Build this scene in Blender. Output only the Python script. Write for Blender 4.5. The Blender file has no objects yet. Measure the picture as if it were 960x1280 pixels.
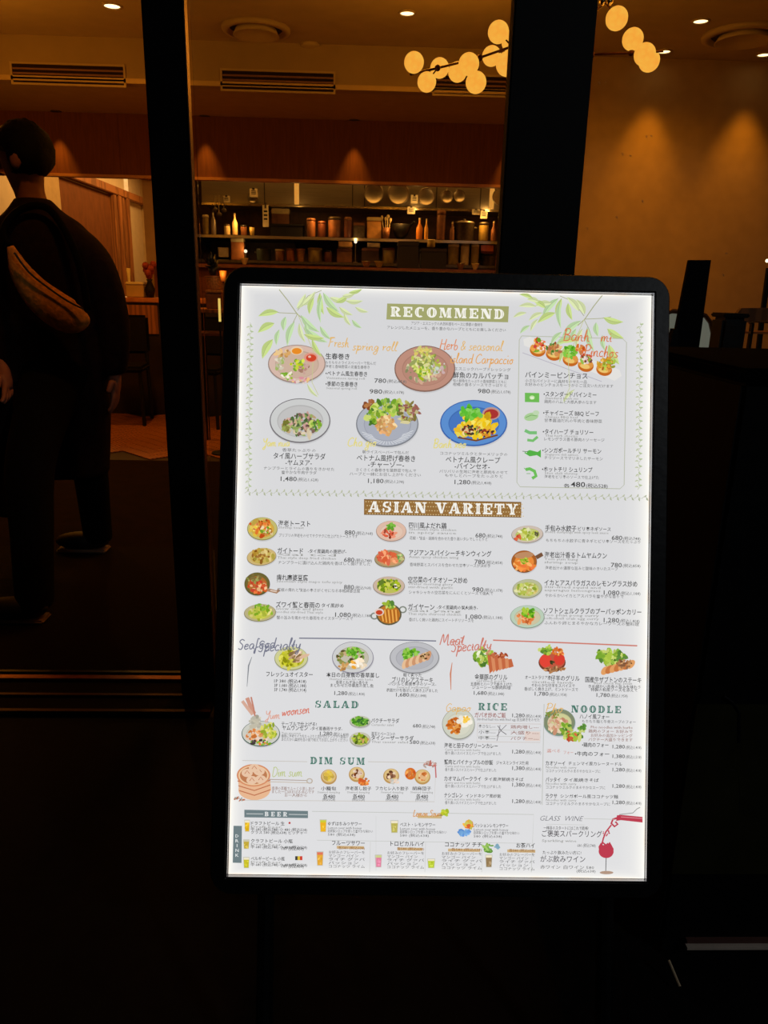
import bpy, bmesh, math, random
from mathutils import Vector, Matrix, Euler
from mathutils.geometry import tessellate_polygon
C = bpy.context.scene.collection
SC = bpy.context.scene
rnd = random.Random(7)
R = math.radians

# ------------------------------------------------------------------ camera
F = 960.0
PITCH, YAW, ROLL = R(-16.3), R(1.8), R(1.26)
EYE = Vector((0, 0, 1.12))
FW = Vector((math.sin(YAW)*math.cos(PITCH), math.cos(YAW)*math.cos(PITCH), math.sin(PITCH)))
_r0 = Vector((math.cos(YAW), -math.sin(YAW), 0)); _u0 = _r0.cross(FW)
RT = _r0*math.cos(ROLL) + _u0*math.sin(ROLL)
UP = -_r0*math.sin(ROLL) + _u0*math.cos(ROLL)
cam_data = bpy.data.cameras.new('camera')
cam = bpy.data.objects.new('camera', cam_data); C.objects.link(cam)
M3 = Matrix((RT, UP, -FW)).transposed()
cam.matrix_world = Matrix.Translation(EYE) @ M3.to_4x4()
cam_data.sensor_fit = 'VERTICAL'; cam_data.sensor_height = 32.0; cam_data.sensor_width = 24.0
cam_data.lens = 32.0*F/1280.0
cam_data.clip_start = 0.02; cam_data.clip_end = 60
SC.camera = cam
# world: night
w = bpy.data.worlds.new('night'); SC.world = w; w.use_nodes = True
w.node_tree.nodes['Background'].inputs[0].default_value = (0.8, 0.9, 1.0, 1)
w.node_tree.nodes['Background'].inputs[1].default_value = 0.004
SC.view_settings.view_transform = 'Standard'
try: SC.view_settings.look = 'None'
except Exception: pass
SC.view_settings.exposure = 0.0; SC.view_settings.gamma = 1.0
SC.view_settings.use_curve_mapping = False
WARM = (1.0, 0.34, 0.02)
def spot(loc, energy, size=120, blend=1.0, col=WARM, rad=0.04, aim=(0, 0, -1)):
    l = bpy.data.lights.new('lamp', 'SPOT'); l.energy = energy; l.spot_size = R(size); l.spot_blend = blend
    l.color = col; l.shadow_soft_size = rad
    o = bpy.data.objects.new('lamp', l); o.location = loc
    o.rotation_euler = Vector(aim).to_track_quat('-Z', 'Y').to_euler(); C.objects.link(o); return o
def area(loc, energy, sx, sy, col=WARM, aim=(0, 0, -1)):
    l = bpy.data.lights.new('lamp', 'AREA'); l.shape = 'RECTANGLE'; l.size = sx; l.size_y = sy; l.energy = energy; l.color = col
    o = bpy.data.objects.new('lamp', l); o.location = loc
    o.rotation_euler = Vector(aim).to_track_quat('-Z', 'Y').to_euler(); C.objects.link(o); return o
def point(loc, energy, col=WARM, rad=0.03):
    l = bpy.data.lights.new('lamp', 'POINT'); l.energy = energy; l.color = col; l.shadow_soft_size = rad
    o = bpy.data.objects.new('lamp', l); o.location = loc; C.objects.link(o); return o

street = point((2.6, -2.2, 3.4), 45, (.9, .95, 1.), .15)
# ------------------------------------------------------------------ measuring helpers (positions on real planes)
def ray(x, y): return FW + RT*((x-480)/F) - UP*((y-640)/F)
def P(x, y, Y):                       # point on the vertical plane at depth Y
    d = ray(x, y); return EYE + d*(Y/d.y)
def Q(x, y, z):                       # point on the horizontal plane at height z
    d = ray(x, y); return EYE + d*((z-EYE.z)/d.z)
CEIL = 2.84

# ------------------------------------------------------------------ materials
def lin(c):
    return tuple(((v/255)/12.92 if v/255 <= .04045 else ((v/255+.055)/1.055)**2.4) for v in c[:3])
MATS = {}
def mat(name, rgb, rough=.6, metal=0., scale=20., var=.25, bump=.05, kind='noise', emit=None, es=1., spec=.5, stretch=None):
    if name in MATS: return MATS[name]
    m = bpy.data.materials.new(name); m.use_nodes = True; nt = m.node_tree
    b = nt.nodes['Principled BSDF']; b.inputs['Roughness'].default_value = rough; b.inputs['Metallic'].default_value = metal
    b.inputs['Specular IOR Level'].default_value = spec
    tc = nt.nodes.new('ShaderNodeTexCoord'); mp = nt.nodes.new('ShaderNodeMapping')
    nt.links.new(tc.outputs['Object'], mp.inputs['Vector'])
    if stretch: mp.inputs['Scale'].default_value = stretch
    n = nt.nodes.new('ShaderNodeTexWave' if kind == 'wave' else 'ShaderNodeTexNoise')
    n.inputs['Scale'].default_value = scale
    if kind == 'wave': n.inputs['Distortion'].default_value = 6; n.inputs['Detail'].default_value = 3
    nt.links.new(mp.outputs[0], n.inputs['Vector'])
    cr = nt.nodes.new('ShaderNodeValToRGB'); L = lin(rgb)
    cr.color_ramp.elements[0].position = .3; cr.color_ramp.elements[1].position = .7
    cr.color_ramp.elements[0].color = (*[v*(1-var) for v in L], 1); cr.color_ramp.elements[1].color = (*[min(1, v*(1+var*.6)) for v in L], 1)
    nt.links.new(n.outputs['Fac'], cr.inputs[0]); nt.links.new(cr.outputs[0], b.inputs['Base Color'])
    bp = nt.nodes.new('ShaderNodeBump'); bp.inputs['Strength'].default_value = bump; bp.inputs['Distance'].default_value = .01
    nt.links.new(n.outputs['Fac'], bp.inputs['Height']); nt.links.new(bp.outputs[0], b.inputs['Normal'])
    if emit:
        b.inputs['Emission Color'].default_value = (*lin(emit), 1); b.inputs['Emission Strength'].default_value = es
    MATS[name] = m; return m
def glow(name, rgb, s=1.0):
    if name in MATS: return MATS[name]
    m = bpy.data.materials.new(name); m.use_nodes = True; nt = m.node_tree
    for n in list(nt.nodes):
        if n.type == 'BSDF_PRINCIPLED': nt.nodes.remove(n)
    e = nt.nodes.new('ShaderNodeEmission'); tc = nt.nodes.new('ShaderNodeTexCoord'); no = nt.nodes.new('ShaderNodeTexNoise'); no.inputs['Scale'].default_value = 30
    nt.links.new(tc.outputs['Object'], no.inputs['Vector'])
    cr = nt.nodes.new('ShaderNodeValToRGB'); L = lin(rgb)
    cr.color_ramp.elements[0].position = .35; cr.color_ramp.elements[1].position = .65
    cr.color_ramp.elements[0].color = (L[0], L[1]*.9, L[2]*.85, 1); cr.color_ramp.elements[1].color = (L[0], min(1, L[1]*1.08), min(1, L[2]*1.1), 1)
    nt.links.new(no.outputs['Fac'], cr.inputs[0]); nt.links.new(cr.outputs[0], e.inputs[0]); e.inputs[1].default_value = s
    nt.links.new(e.outputs[0], nt.nodes['Material Output'].inputs[0]); MATS[name] = m; return m
def print_mat():
    m = bpy.data.materials.new('backlit_print'); m.use_nodes = True; nt = m.node_tree
    nt.nodes.remove(nt.nodes['Principled BSDF'])
    a = nt.nodes.new('ShaderNodeAttribute'); a.attribute_name = 'Col'
    e = nt.nodes.new('ShaderNodeEmission'); nt.links.new(a.outputs['Color'], e.inputs[0])
    nt.links.new(e.outputs[0], nt.nodes['Material Output'].inputs[0]); return m
PRINT = print_mat()
def glass_mat():
    m = bpy.data.materials.new('window_glass'); m.use_nodes = True; nt = m.node_tree
    nt.nodes.remove(nt.nodes['Principled BSDF'])
    t = nt.nodes.new('ShaderNodeBsdfTransparent'); t.inputs[0].default_value = (.95, .97, .96, 1)
    g = nt.nodes.new('ShaderNodeBsdfGlossy'); g.inputs['Roughness'].default_value = .01
    f = nt.nodes.new('ShaderNodeFresnel'); f.inputs[0].default_value = 1.35
    mx = nt.nodes.new('ShaderNodeMixShader')
    nt.links.new(f.outputs[0], mx.inputs[0]); nt.links.new(t.outputs[0], mx.inputs[1]); nt.links.new(g.outputs[0], mx.inputs[2])
    nt.links.new(mx.outputs[0], nt.nodes['Material Output'].inputs[0]); return m
GLASS = glass_mat()
BLK = mat('black_powder_coat', (17, 17, 18), .42, .2, 80, .2, .03)
BLKW = mat('black_painted_steel', (12, 12, 12), .6, 0, 30, .2, .02, spec=.2)
MIRR = mat('polished_aluminium', (180, 180, 184), .25, 1., 40, .1, .01)
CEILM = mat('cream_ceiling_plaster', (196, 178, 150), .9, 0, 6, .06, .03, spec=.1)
WALLM = mat('beige_wall_plaster', (186, 160, 120), .9, 0, 9, .08, .05, spec=.1)
WHITEW = mat('white_wall_plaster', (222, 205, 180), .9, 0, 9, .05, .04, spec=.1)
WOODD = mat('dark_walnut_veneer', (116, 70, 40), .7, 0, 9, .16, .02, stretch=(6, 1, .5), spec=.1)
WOODM = mat('oak_veneer', (150, 96, 54), .55, 0, 7, .3, .05, 'wave', stretch=(1, 1, .2), spec=.25)
PLANK = mat('varnished_oak_plank', (150, 92, 54), .45, 0, 12, .45, .05, 'wave', stretch=(1, 1, 1))
STEEL = mat('brushed_stainless_steel', (176, 166, 150), .35, .9, 60, .15, .03, stretch=(.05, 1, 6))
STEELD = mat('worn_stainless_steel', (96, 86, 74), .45, .8, 40, .3, .05)
DARKI = mat('dark_kitchen_tile', (104, 66, 42), .5, 0, 14, .4, .05)
COPPER = mat('copper_brown_enamel', (128, 82, 52), .5, .2, 20, .3, .05)
CREAMP = mat('cream_plastic', (205, 186, 140), .5, 0, 20, .15, .02)
YELLP = mat('yellowed_plastic_tub', (150, 128, 60), .5, 0, 20, .2, .02)
REDP = mat('dark_red_plastic', (96, 48, 36), .5, 0, 20, .2, .02)
IRON = mat('black_cast_iron', (16, 16, 20), .5, .3, 40, .3, .08)
PAPER = mat('white_paper_card', (225, 215, 190), .9, 0, 40, .05, .01)
GREENP = mat('green_bottle_glass', (40, 66, 34), .25, 0, 20, .2, .01)
WICKER = mat('woven_wicker', (156, 104, 54), .7, 0, 90, .5, .3)
GREYGLOW = mat('glowing_grey_panel', (112, 108, 98), .6, 0, 14, .08, .02, emit=(92, 92, 82), es=1.)  # emission added so the grey panel looks brighter

# ------------------------------------------------------------------ mesh helpers
def obj(name, bm, m, parent=None, loc=None, smooth=False, label=None):
    me = bpy.data.meshes.new(name)
    bmesh.ops.recalc_face_normals(bm, faces=bm.faces)
    bm.to_mesh(me); bm.free()
    if smooth:
        for p in me.polygons: p.use_smooth = True
    me.materials.append(m)
    o = bpy.data.objects.new(name, me); C.objects.link(o)
    if parent: o.parent = parent
    if loc is not None: o.location = loc
    if label: o['label'] = label
    return o
def tag(o, label, cat, group=None):
    o['label'] = label; o['category'] = cat
    if group: o['group'] = group
    return o
def thing(name, label, cat, loc, group=None, rotz=0):
    o = bpy.data.objects.new(name, None); C.objects.link(o); o.location = loc; o.rotation_euler = (0, 0, rotz)
    o.empty_display_size = .05
    return tag(o, label, cat, group)
def struct(name, bm, m, parent=None, **k):
    o = obj(name, bm, m, parent, **k)
    if not parent: o['kind'] = 'structure'
    return o
def box(bm, a, b, bev=0.):
    a, b = Vector(a), Vector(b)
    r = bmesh.ops.create_cube(bm, size=1.)
    s = Vector((abs(b.x-a.x), abs(b.y-a.y), abs(b.z-a.z))); c = (a+b)/2
    for v in r['verts']: v.co = Vector((v.co.x*s.x, v.co.y*s.y, v.co.z*s.z)) + c
    if bev > 0:
        es = list({e for v in r['verts'] for e in v.link_edges})
        bmesh.ops.bevel(bm, geom=es, offset=bev, segments=2, affect='EDGES')
    return bm
def B(a, b, bev=0.): return box(bmesh.new(), a, b, bev)
def tube(bm, pts, r, n=8, cap=True):
    pts = [Vector(p) for p in pts]; rs = r if isinstance(r, (list, tuple)) else [r]*len(pts)
    rings = []; ref = None
    for i, p in enumerate(pts):
        d = (pts[min(i+1, len(pts)-1)] - pts[max(i-1, 0)]).normalized()
        if ref is None: ref = Vector((0, 0, 1)) if abs(d.z) < .9 else Vector((1, 0, 0))
        a = d.cross(ref).normalized(); b = a.cross(d).normalized(); ref = b
        rings.append([bm.verts.new(p + (a*math.cos(2*math.pi*k/n) + b*math.sin(2*math.pi*k/n))*rs[i]) for k in range(n)])
    for i in range(len(rings)-1):
        for k in range(n): bm.faces.new((rings[i][k], rings[i][(k+1) % n], rings[i+1][(k+1) % n], rings[i+1][k]))
    if cap: bm.faces.new(rings[0]); bm.faces.new(rings[-1][::-1])
    return bm
def lathe(bm, prof, n=20, c=(0, 0, 0), axis='z'):
    c = Vector(c); rings = []
    for r, h in prof:
        r = max(r, 1e-4); ring = []
        for k in range(n):
            t = 2*math.pi*k/n
            v = (r*math.cos(t), r*math.sin(t), h) if axis == 'z' else (r*math.cos(t), h, r*math.sin(t))
            ring.append(bm.verts.new(c+Vector(v)))
        rings.append(ring)
    for i in range(len(rings)-1):
        for k in range(n): bm.faces.new((rings[i][k], rings[i][(k+1) % n], rings[i+1][(k+1) % n], rings[i+1][k]))
    bm.faces.new(rings[0]); bm.faces.new(rings[-1]); return bm
def sphere(bm, c, r, seg=16, sc=(1, 1, 1)):
    q = bmesh.ops.create_uvsphere(bm, u_segments=seg, v_segments=seg//2+2, radius=r)
    for v in q['verts']: v.co = Vector((v.co.x*sc[0], v.co.y*sc[1], v.co.z*sc[2])) + Vector(c)
    return bm
def prism(bm, poly, y0, y1):            # poly in x,z ; extruded along y
    a = [bm.verts.new((x, y0, z)) for x, z in poly]; b = [bm.verts.new((x, y1, z)) for x, z in poly]
    bm.faces.new(a); bm.faces.new(b[::-1]); n = len(poly)
    for i in range(n): bm.faces.new((a[i], b[i], b[(i+1) % n], a[(i+1) % n]))
    return bm
def slabpoly(bm, pts, t):               # pts 3-D outline, thickness vector t
    t = Vector(t); a = [bm.verts.new(p) for p in pts]; b = [bm.verts.new(Vector(p)+t) for p in pts]
    bm.faces.new(a); bm.faces.new(b[::-1]); n = len(pts)
    for i in range(n): bm.faces.new((a[i], b[i], b[(i+1) % n], a[(i+1) % n]))
    return bm

# ================================================================== THE SETTING
YF = 1.95                                # street front
pave = mat('wet_dark_paving', (20, 20, 21), .7, 0, 30, .3, .1, spec=.1)
struct('pavement', B((-4, -2.5, -.1), (4, 1.84, 0)), pave)
fl = struct('floor', B((-5.2, 1.84, -.1), (4.2, 16.5, -.004)), mat('dark_floor_screed', (44, 26, 18), .6, 0, 10, .3, .05))
# brown threshold flooring between mat and herringbone
yA, yB, yM = Q(160, 685, 0).y, Q(160, 575, 0).y, Q(160, 515, 0).y
obj('floor_band', B((-3.2, yA, -.004), (4.2, yB, .0)), mat('brown_stone_band', (28, 14, 10), .9, 0, 12, .3, .03, spec=.05), fl)
# herringbone oak planks, each a part of the floor
def plank_mesh(l, wd):
    bm = B((-l/2, -wd/2, -.003), (l/2, wd/2, .004), .0012)
    me = bpy.data.meshes.new('plank'); bm.to_mesh(me); bm.free(); me.materials.append(PLANK); return me
PM = plank_mesh(.357, .086)
cnt = 0; L_, W_ = .36, .09
for i in range(-60, 60):
    for j in range(-60, 60):
        for k in range(2):
            # classic herringbone lattice (4:1 planks)
            if k == 0: x, y, rot = i*W_ + j*L_ + L_/2, i*W_ - j*L_ + W_/2, 0
            else: x, y, rot = i*W_ + j*L_ + L_ + W_/2, i*W_ - j*L_ + W_ - L_/2, math.pi/2
            a = math.pi/4; X = x*math.cos(a)-y*math.sin(a); Y = x*math.sin(a)+y*math.cos(a)
            X += -1.9; Y += 6.0
            if yB+.12 < Y < 6.75 and -3.0 < X < 1.5 and cnt < 290:
                o = bpy.data.objects.new('plank', PM); o.location = (X, Y, .0); o.rotation_euler = (0, 0, rot+a); o.parent = fl; C.objects.link(o); cnt += 1
mt = obj('door_mat', B((-1.75, Q(100, 847, 0).y, -.004), (-.3, yA-.01, .008), .004), mat('dark_brown_coir_mat', (26, 16, 10), .95, 0, 300, .5, .4, spec=.1))
tag(mt, 'large dark brown entrance mat on the floor behind the door threshold', 'mat')
# threshold rails
sill = struct('trim_1', B((-1.9, 1.845, -.004), (-.40, 2.08, .006), .003), mat('dark_bronze_sill', (20, 12, 9), .8, 0, 40, .2, .03, spec=.1))
for y0, y1, h, mm in ((1.845, 1.862, .012, mat('bronze_rail', (70, 44, 36), .5, .6, 40, .2, .02)), (1.93, 1.945, .012, MATS['bronze_rail']),
                      (2.02, 2.045, .014, mat('brown_door_rail', (150, 80, 36), .4, .5, 40, .2, .02)), (2.062, 2.078, .012, mat('black_rail', (14, 16, 22), .4, .5, 40, .2, .02))):
    obj('rail', B((-1.9, y0, .0), (-.40, y1, h), .002), mm, sill)
pl = obj('reflection_patch', B((P(177, 848, 2.12).x, 2.085, 0), (-.47, 2.19, .006), .002), mat('orange_reflection', (200, 92, 34), .5, .2, 30, .2, .02))  # made-up plate; its orange colour stands in for a reflection
tag(pl, 'small orange brown painted reflection patch beside the foot of the left pillar', 'patch')

# ceiling with coffer edge
yE = Q(300, 52, CEIL).y
ce = struct('ceiling', B((-5.2, 1.9, CEIL), (4.2, 6.9, CEIL+.1)), CEILM)
zS = P(400, 111, yE).z                   # lower soffit height
yV = Q(400, 149, zS).y
struct('wall_bulkhead', B((-5.2, yE, zS), (1.6, yE+.12, CEIL)), mat('tan_bulkhead_plaster', (178, 158, 128), .9, 0, 6, .05, .03, spec=.1))
struct('ceiling_soffit', B((-5.2, yE+.12, zS), (1.6, yV+.12, zS+.1)), mat('tan_soffit', (190, 168, 120), .9, 0, 9, .06, .03, spec=.1))
struct('trim_5', B((-5.2, yE-.012, zS-.004), (1.6, yE, zS+.03), .003), mat('pale_bead', (214, 190, 150), .8, 0, 9, .06, .03, spec=.1))
zV = P(400, 227, yV).z
val = struct('trim_2', B((-5.2, yV, zV), (1.6, yV+.06, zS+.02)), WOODD)
obj('edge_strip', B((-5.2, yV-.012, zV-.012), (1.6, yV+.07, zV+.012)), mat('pale_wood_edging', (190, 130, 70), .5, 0, 12, .2, .02), val)
for xx in (-3.9, -2.2, -.6, 1.0):        # veneer joints
    obj('joint', B((xx, yV-.004, zV+.013), (xx+.006, yV+.001, zS)), WOODD, val)
# right wall
YR = 6.54
struct('wall_right', B((1.75, YR, 0), (4.2, YR+.1, CEIL)), WALLM)
struct('wall_far_right', B((4.2, 1.95, 0), (4.3, YR+.1, CEIL)), WALLM)
struct('wall_side', B((1.6, YR+.0, 0), (1.75, 9.7, CEIL)), WALLM)
# left wall beyond
XL = -4.4
struct('wall_left', B((XL-.2, 8.1, 0), (XL, 16.5, 3.3)), WHITEW)
struct('wall_end', B((XL, 16.3, 0), (-2.05, 16.45, 3.3)), WALLM)
struct('ceiling_corridor', B((-5.2, 8.3, 3.2), (-2.05, 16.5, 3.3)), CEILM)
struct('wall_front_left', B((-5.2, 1.95, 0), (-5.05, 8.3, CEIL)), WALLM)
struct('wall_corner', B((-5.2, 8.12, 0), (XL-.2, 8.3, CEIL)), WALLM)
# panelled door on the left wall under a slanting moulding
yd0 = EYE.y + 11.9; yd1 = 15.3
zd = 2.56
d1 = struct('door_1', B((XL, yd0, 0), (XL+.03, yd1-1.1, zd-.02)), WOODD)
obj('door_frame', B((XL, 8.6, zd), (XL+.12, 16.3, zd+.13), .01), WOODM, d1)
obj('door_frame', B((XL, yd0-.9, 0), (XL+.06, yd0-.02, zd)), WALLM, d1)
for k in range(4): obj('door_frame', B((XL, yd1-1.06+k*.24, 0), (XL+.10+.02*(k % 2), yd1-.90+k*.24, zd), .01), WOODM, d1)
lt = obj('light_strip', B((XL, 15.25, 1.46), (XL+.05, 15.33, 3.0)), glow('warm_strip', (255, 190, 110), 1.0)); tag(lt, 'thin vertical warm light strip in the corridor corner left of the pillar', 'light')
area((XL+.9, 12.5, 3.15), 90, .5, 6, (1, .5, .12))
# kitchen shell
KB = 9.6
struct('wall_back', B((-2.05, KB, 0), (1.6, KB+.1, 3.0)), DARKI)
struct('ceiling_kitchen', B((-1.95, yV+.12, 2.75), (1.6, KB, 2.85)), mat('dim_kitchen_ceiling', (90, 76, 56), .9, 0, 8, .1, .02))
struct('wall_corridor', B((-2.05, KB+.1, 0), (-1.95, 16.5, 3.3)), WALLM)
struct('wall_kitchen_left', B((-2.05, yV+.12, 0), (-1.95, KB, 2.9)), WALLM)
zC = P(430, 334, yV).z
struct('wall_front', B((-1.95, yV-.03, 0), (1.6, yV+.1, zC-.035)), WOODD)

# street front: pillars, windows, parapet
def pillar(name, xt0, xt1, yd):
    a, b = P(xt0, 60, YF), P(xt1, 60, YF)
    bm = B((a.x, YF, -.02), (b.x, YF+yd, 3.4), .004); return struct(name, bm, BLKW), a.x, b.x
p1, pa0, pa1 = pillar('trim_3', 179, 231, .05)
p2, pb0, pb1 = pillar('trim_4', 640, 743, .05)
obj('metal_edge', B((pa1, YF+.0, 0), (pa1+.003, YF+.03, 3.3)), mat('brown_metal_edge', (150, 110, 80), .4, .8, 30, .2, .02), p1)
wn = struct('window_1', B((pa1+.006, YF+.03, 2.9), (pb0, YF+.06, 3.0)), BLKW)
obj('window_glass', B((pa1+.007, YF+.04, .06), (pb0-.001, YF+.048, 2.9)), GLASS, wn)
obj('window_frame', B((pa1+.006, YF+.03, 0), (pb0, YF+.06, .06)), BLKW, wn)
zP = P(900, 446, YF).z
wn2 = struct('window_2', B((pb1, YF+.02, zP-.03), (4.2, YF+.07, zP)), BLKW)
obj('window_glass', B((pb1+.001, YF+.04, zP), (4.2, YF+.048, 2.9)), GLASS, wn2)
obj('window_frame', B((pb1, YF+.03, 2.9), (4.2, YF+.06, 3.0)), BLKW, wn2)
bm = bmesh.new()  # sparkle reflections in the glass, modelled as small pale marks
for x, y, r in ((808, 171, .0028), (814, 170, .002), (778, 193, .003), (788, 195, .002), (749, 104, .003), (757, 103, .002), (788, 78, .002), (803, 252, .003), (771, 272, .003), (908, 317, .002), (904, 344, .003), (734, 286, .003)):
    c = P(x, y, YF+.039); tube(bm, [c+Vector((-r, 0, r*.4)), c+Vector((0, 0, r)), c+Vector((r*.6, 0, -r))], .0009, 5)
sm = obj('glint_marks', bm, mat('pale_glint', (200, 180, 140), .9, 0, 60, .2, .02), wn2); sm['kind'] = 'stuff'
struct('wall_parapet', B((pb1, YF, 0), (4.2, YF+.12, zP-.03)), BLKW)
struct('wall_facade', B((-5.2, YF, 2.98), (4.2, YF+.1, 3.5)), BLKW)
struct('wall_entrance', B((-5.2, YF, -.02), (-1.9, YF+.1, 3.0)), BLKW)

# ================================================================== CEILING FITTINGS
def grille(x0, y0, x1, y1, label):
    a = P(x0, y0, yE); b = P(x1, y1, yE); wd = b.x-a.x; c = (a+b)/2; h = .062
    t = thing('air_vent', label, 'vent', (c.x, yE, c.z), 'slotted vents in the bulkhead', 0)
    bm = bmesh.new()
    for u0, u1, v0, v1 in ((-wd/2-.014, wd/2+.014, -h-.014, -h), (-wd/2-.014, wd/2+.014, h, h+.014), (-wd/2-.014, -wd/2, -h, h), (wd/2, wd/2+.014, -h, h)): box(bm, (u0, -.012, v0), (u1, 0, v1))
    obj('frame', bm, CEILM, t)
    obj('backing', B((-wd/2, -.003, -h), (wd/2, -.0005, h)), mat('dark_vent_void', (34, 14, 8), .9, 0, 20, .2, .02), t)
    for k in range(3):
        v = -h + 2*h*(k+1)/4
        obj('slat', B((-wd/2, -.012, v-.006), (wd/2, -.004, v+.006)), mat('vent_slat_paint', (140, 104, 96), .8, 0, 20, .1, .02), t)
grille(16, 91, 155, 96, 'slotted vent above the walking person, left of the pillar')
grille(278, 100, 417, 104, 'slotted vent just right of the left pillar')
grille(543, 106, 682, 110, 'slotted vent behind the globe chandelier')
def diffuser(x, y, r, label):
    c = Q(x, y, CEIL); t = thing('air_diffuser', label, 'vent', c, 'round ceiling diffusers')
    obj('rim', lathe(bmesh.new(), [(r*.8, 0), (r*.84, -.03), (r, -.025), (r*1.02, 0)], 40), CEILM, t, smooth=True)
    obj('throat', lathe(bmesh.new(), [(r*.79, -.001), (r*.62, -.004), (.01, -.004)], 40), mat('dark_throat', (60, 34, 20), .9, 0, 20, .2, .02), t)
    obj('cone', lathe(bmesh.new(), [(.01, -.012), (r*.5, -.02), (r*.66, -.05), (r*.68, -.05), (r*.6, -.006)], 40), CEILM, t, smooth=True)
diffuser(320, 35, .235, 'round ceiling air diffuser above the middle window, right of the left pillar')
diffuser(930, 43, .27, 'round ceiling air diffuser at the top right of the window')
o = tag(obj('smoke_detector', lathe(bmesh.new(), [(.075, 0), (.07, -.02), (.04, -.03), (.001, -.03)], 24), CEILM, loc=Q(388, 55, CEIL), smooth=True), 'flat round smoke detector on the ceiling right of the middle diffuser', 'detector')
def downlight(x, y, z, label, r=.045, on=True, e=30, size=120, dy=0.):
    c = Q(x, y, z); c.y += dy; t = thing('downlight', label, 'light', c, 'recessed ceiling downlights' if on else 'small dark soffit downlights')
    obj('trim_ring', lathe(bmesh.new(), [(r, 0), (r*1.05, -.008), (r*1.3, -.006), (r*1.35, 0)], 24), CEILM if on else STEELD, t, smooth=True)
    obj('lens', lathe(bmesh.new(), [(r, -.002), (r*.6, -.006), (.001, -.007)], 24), glow('lit_lens', (255, 214, 150), 3.2) if on else mat('dark_baffle', (20, 12, 8), .5, 0, 20, .2, .02), t)
    if e: spot(c+Vector((0, 0, -.02)), e, size)
    return c
downlight(140, 7, CEIL, 'lit ceiling downlight at the top left, nearest the left pillar', .05, e=70, size=150)
downlight(509, 16, CEIL, 'lit ceiling downlight above the left arm of the chandelier', .045, e=70, size=150)
downlight(876, 26, CEIL, 'lit ceiling downlight left of the right air diffuser, nearer the street', .045, e=40, size=150)
downlight(830, 64, CEIL, 'lit ceiling downlight near the beige wall, right beside the chandelier globes', .045, e=44, size=60)
downlight(955, 68, CEIL, 'lit ceiling downlight near the beige wall at the far right edge', .045, e=44, size=60)
for x, y, lb in ((70, 139, 'unlit-looking soffit downlight above the walking person'), (256, 145, 'unlit-looking soffit downlight beside the left pillar'),
                 (443, 150, 'unlit-looking soffit downlight in the middle of the wood valance'), (640, 155, 'unlit-looking soffit downlight behind the right pillar')):
    c = downlight(x, y, zS, lb, .035, on=False, e=0)
    spot(Vector((c.x, yV-.10, zS-.03)), 22, 48, .9, (1, .42, .05), .01, aim=(0, .06, -1))
# warm point lamps at the hanging globes and at the left
point(P(560, 78, 4.7), 21, rad=.25); point(P(800, 50, 4.4), 7, rad=.25); point((-2.6, 5.0, 2.1), 24, rad=.3)
spot((-.75, 2.3, 2.8), 22, 44, 1., WARM, .05, aim=(-.18, .2, -.8))  # added unseen spot that brightens the tan bag; it has no fitting

# ------------------------------------------------------------------ chandelier
ch0 = Q(690, -60, CEIL) if False else Vector((P(690, 66, 4.55).x, 4.55, CEIL))
ch = thing('globe_chandelier', 'branching brass chandelier with many glowing amber glass globes', 'chandelier', ch0)
GL = glow('amber_globe', (255, 176, 66), 1.05)
BR = mat('dark_bronze_rod', (70, 34, 20), .4, .8, 30, .2, .02)
def L(p): return p - ch0
n0 = L(P(513, 93, 4.35)); n1 = L(P(547, 85, 4.4)); n2 = L(P(600, 72, 4.5)); n3 = L(P(640, 58, 4.52)); n4 = L(P(690, 62, 4.55)); n5 = L(P(740, 68, 4.5)); n6 = L(P(789, 66, 4.45)); n7 = L(P(829, 64, 4.35)); n8 = L(P(757, 4, 4.15))
obj('arm', tube(bmesh.new(), [n0, n1, n2, n3, n4], .006, 8), BR, ch)
obj('arm', tube(bmesh.new(), [n4, n5, n6, n7], .006, 8), BR, ch)
obj('arm', tube(bmesh.new(), [n4, (n4+n8)/2+Vector((0, 0, .02)), n8], .006, 8), BR, ch)
obj('stem', tube(bmesh.new(), [(0, 0, 0), n4], .008, 8), BR, ch)
obj('canopy', lathe(bmesh.new(), [(.07, 0), (.07, -.02), (.02, -.03)], 20), BR, ch)
for n in (n1, n2, n3, n4, n5, n6): obj('joint', sphere(bmesh.new(), n, .016, 10), BR, ch, smooth=True)
for x, y, r, Y, nn in ((517.5, 78, 10.5, 4.3, n0), (533.5, 102.5, 10, 4.38, n1), (549.5, 85, 10, 4.52, n1), (572, 90, 10, 4.6, n2), (586, 80, 11, 4.4, n2), (595, 103, 11, 4.45, n2),
                       (614.5, 70, 10, 4.62, n3), (623, 40, 11, 4.5, n3), (640, 52, 11, 4.6, n3), (634, 80, 12, 4.48, n3), (668, 30, 11, 4.6, n4), (676, 92, 11, 4.5, n4), (716, 40, 11, 4.6, n4),
                       (771, 23, 11.5, 4.1, n8), (791, 49, 11, 4.45, n6), (806, 68, 11.3, 4.35, n6), (811.5, 76, 11, 4.5, n6)):
    c = L(P(x, y, Y)); rr = r*Y/F*1.05
    g = obj('globe', sphere(bmesh.new(), (0, 0, 0), rr, 22), GL, ch, loc=c, smooth=True)
    d = (nn-c)
    if d.length > rr+.005:
        u = d.normalized(); obj('stalk', tube(bmesh.new(), [u*(rr-.002), d], .004, 6), BR, g)
for dx in (-4, 5):
    c = L(P(757+dx, 3, 4.12)); obj('lamp_cap', lathe(bmesh.new(), [(.012, .03), (.016, 0), (.006, -.012)], 12, c), mat('bright_chrome', (220, 200, 170), .2, 1, 30, .1, .01), ch, smooth=True)

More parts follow.
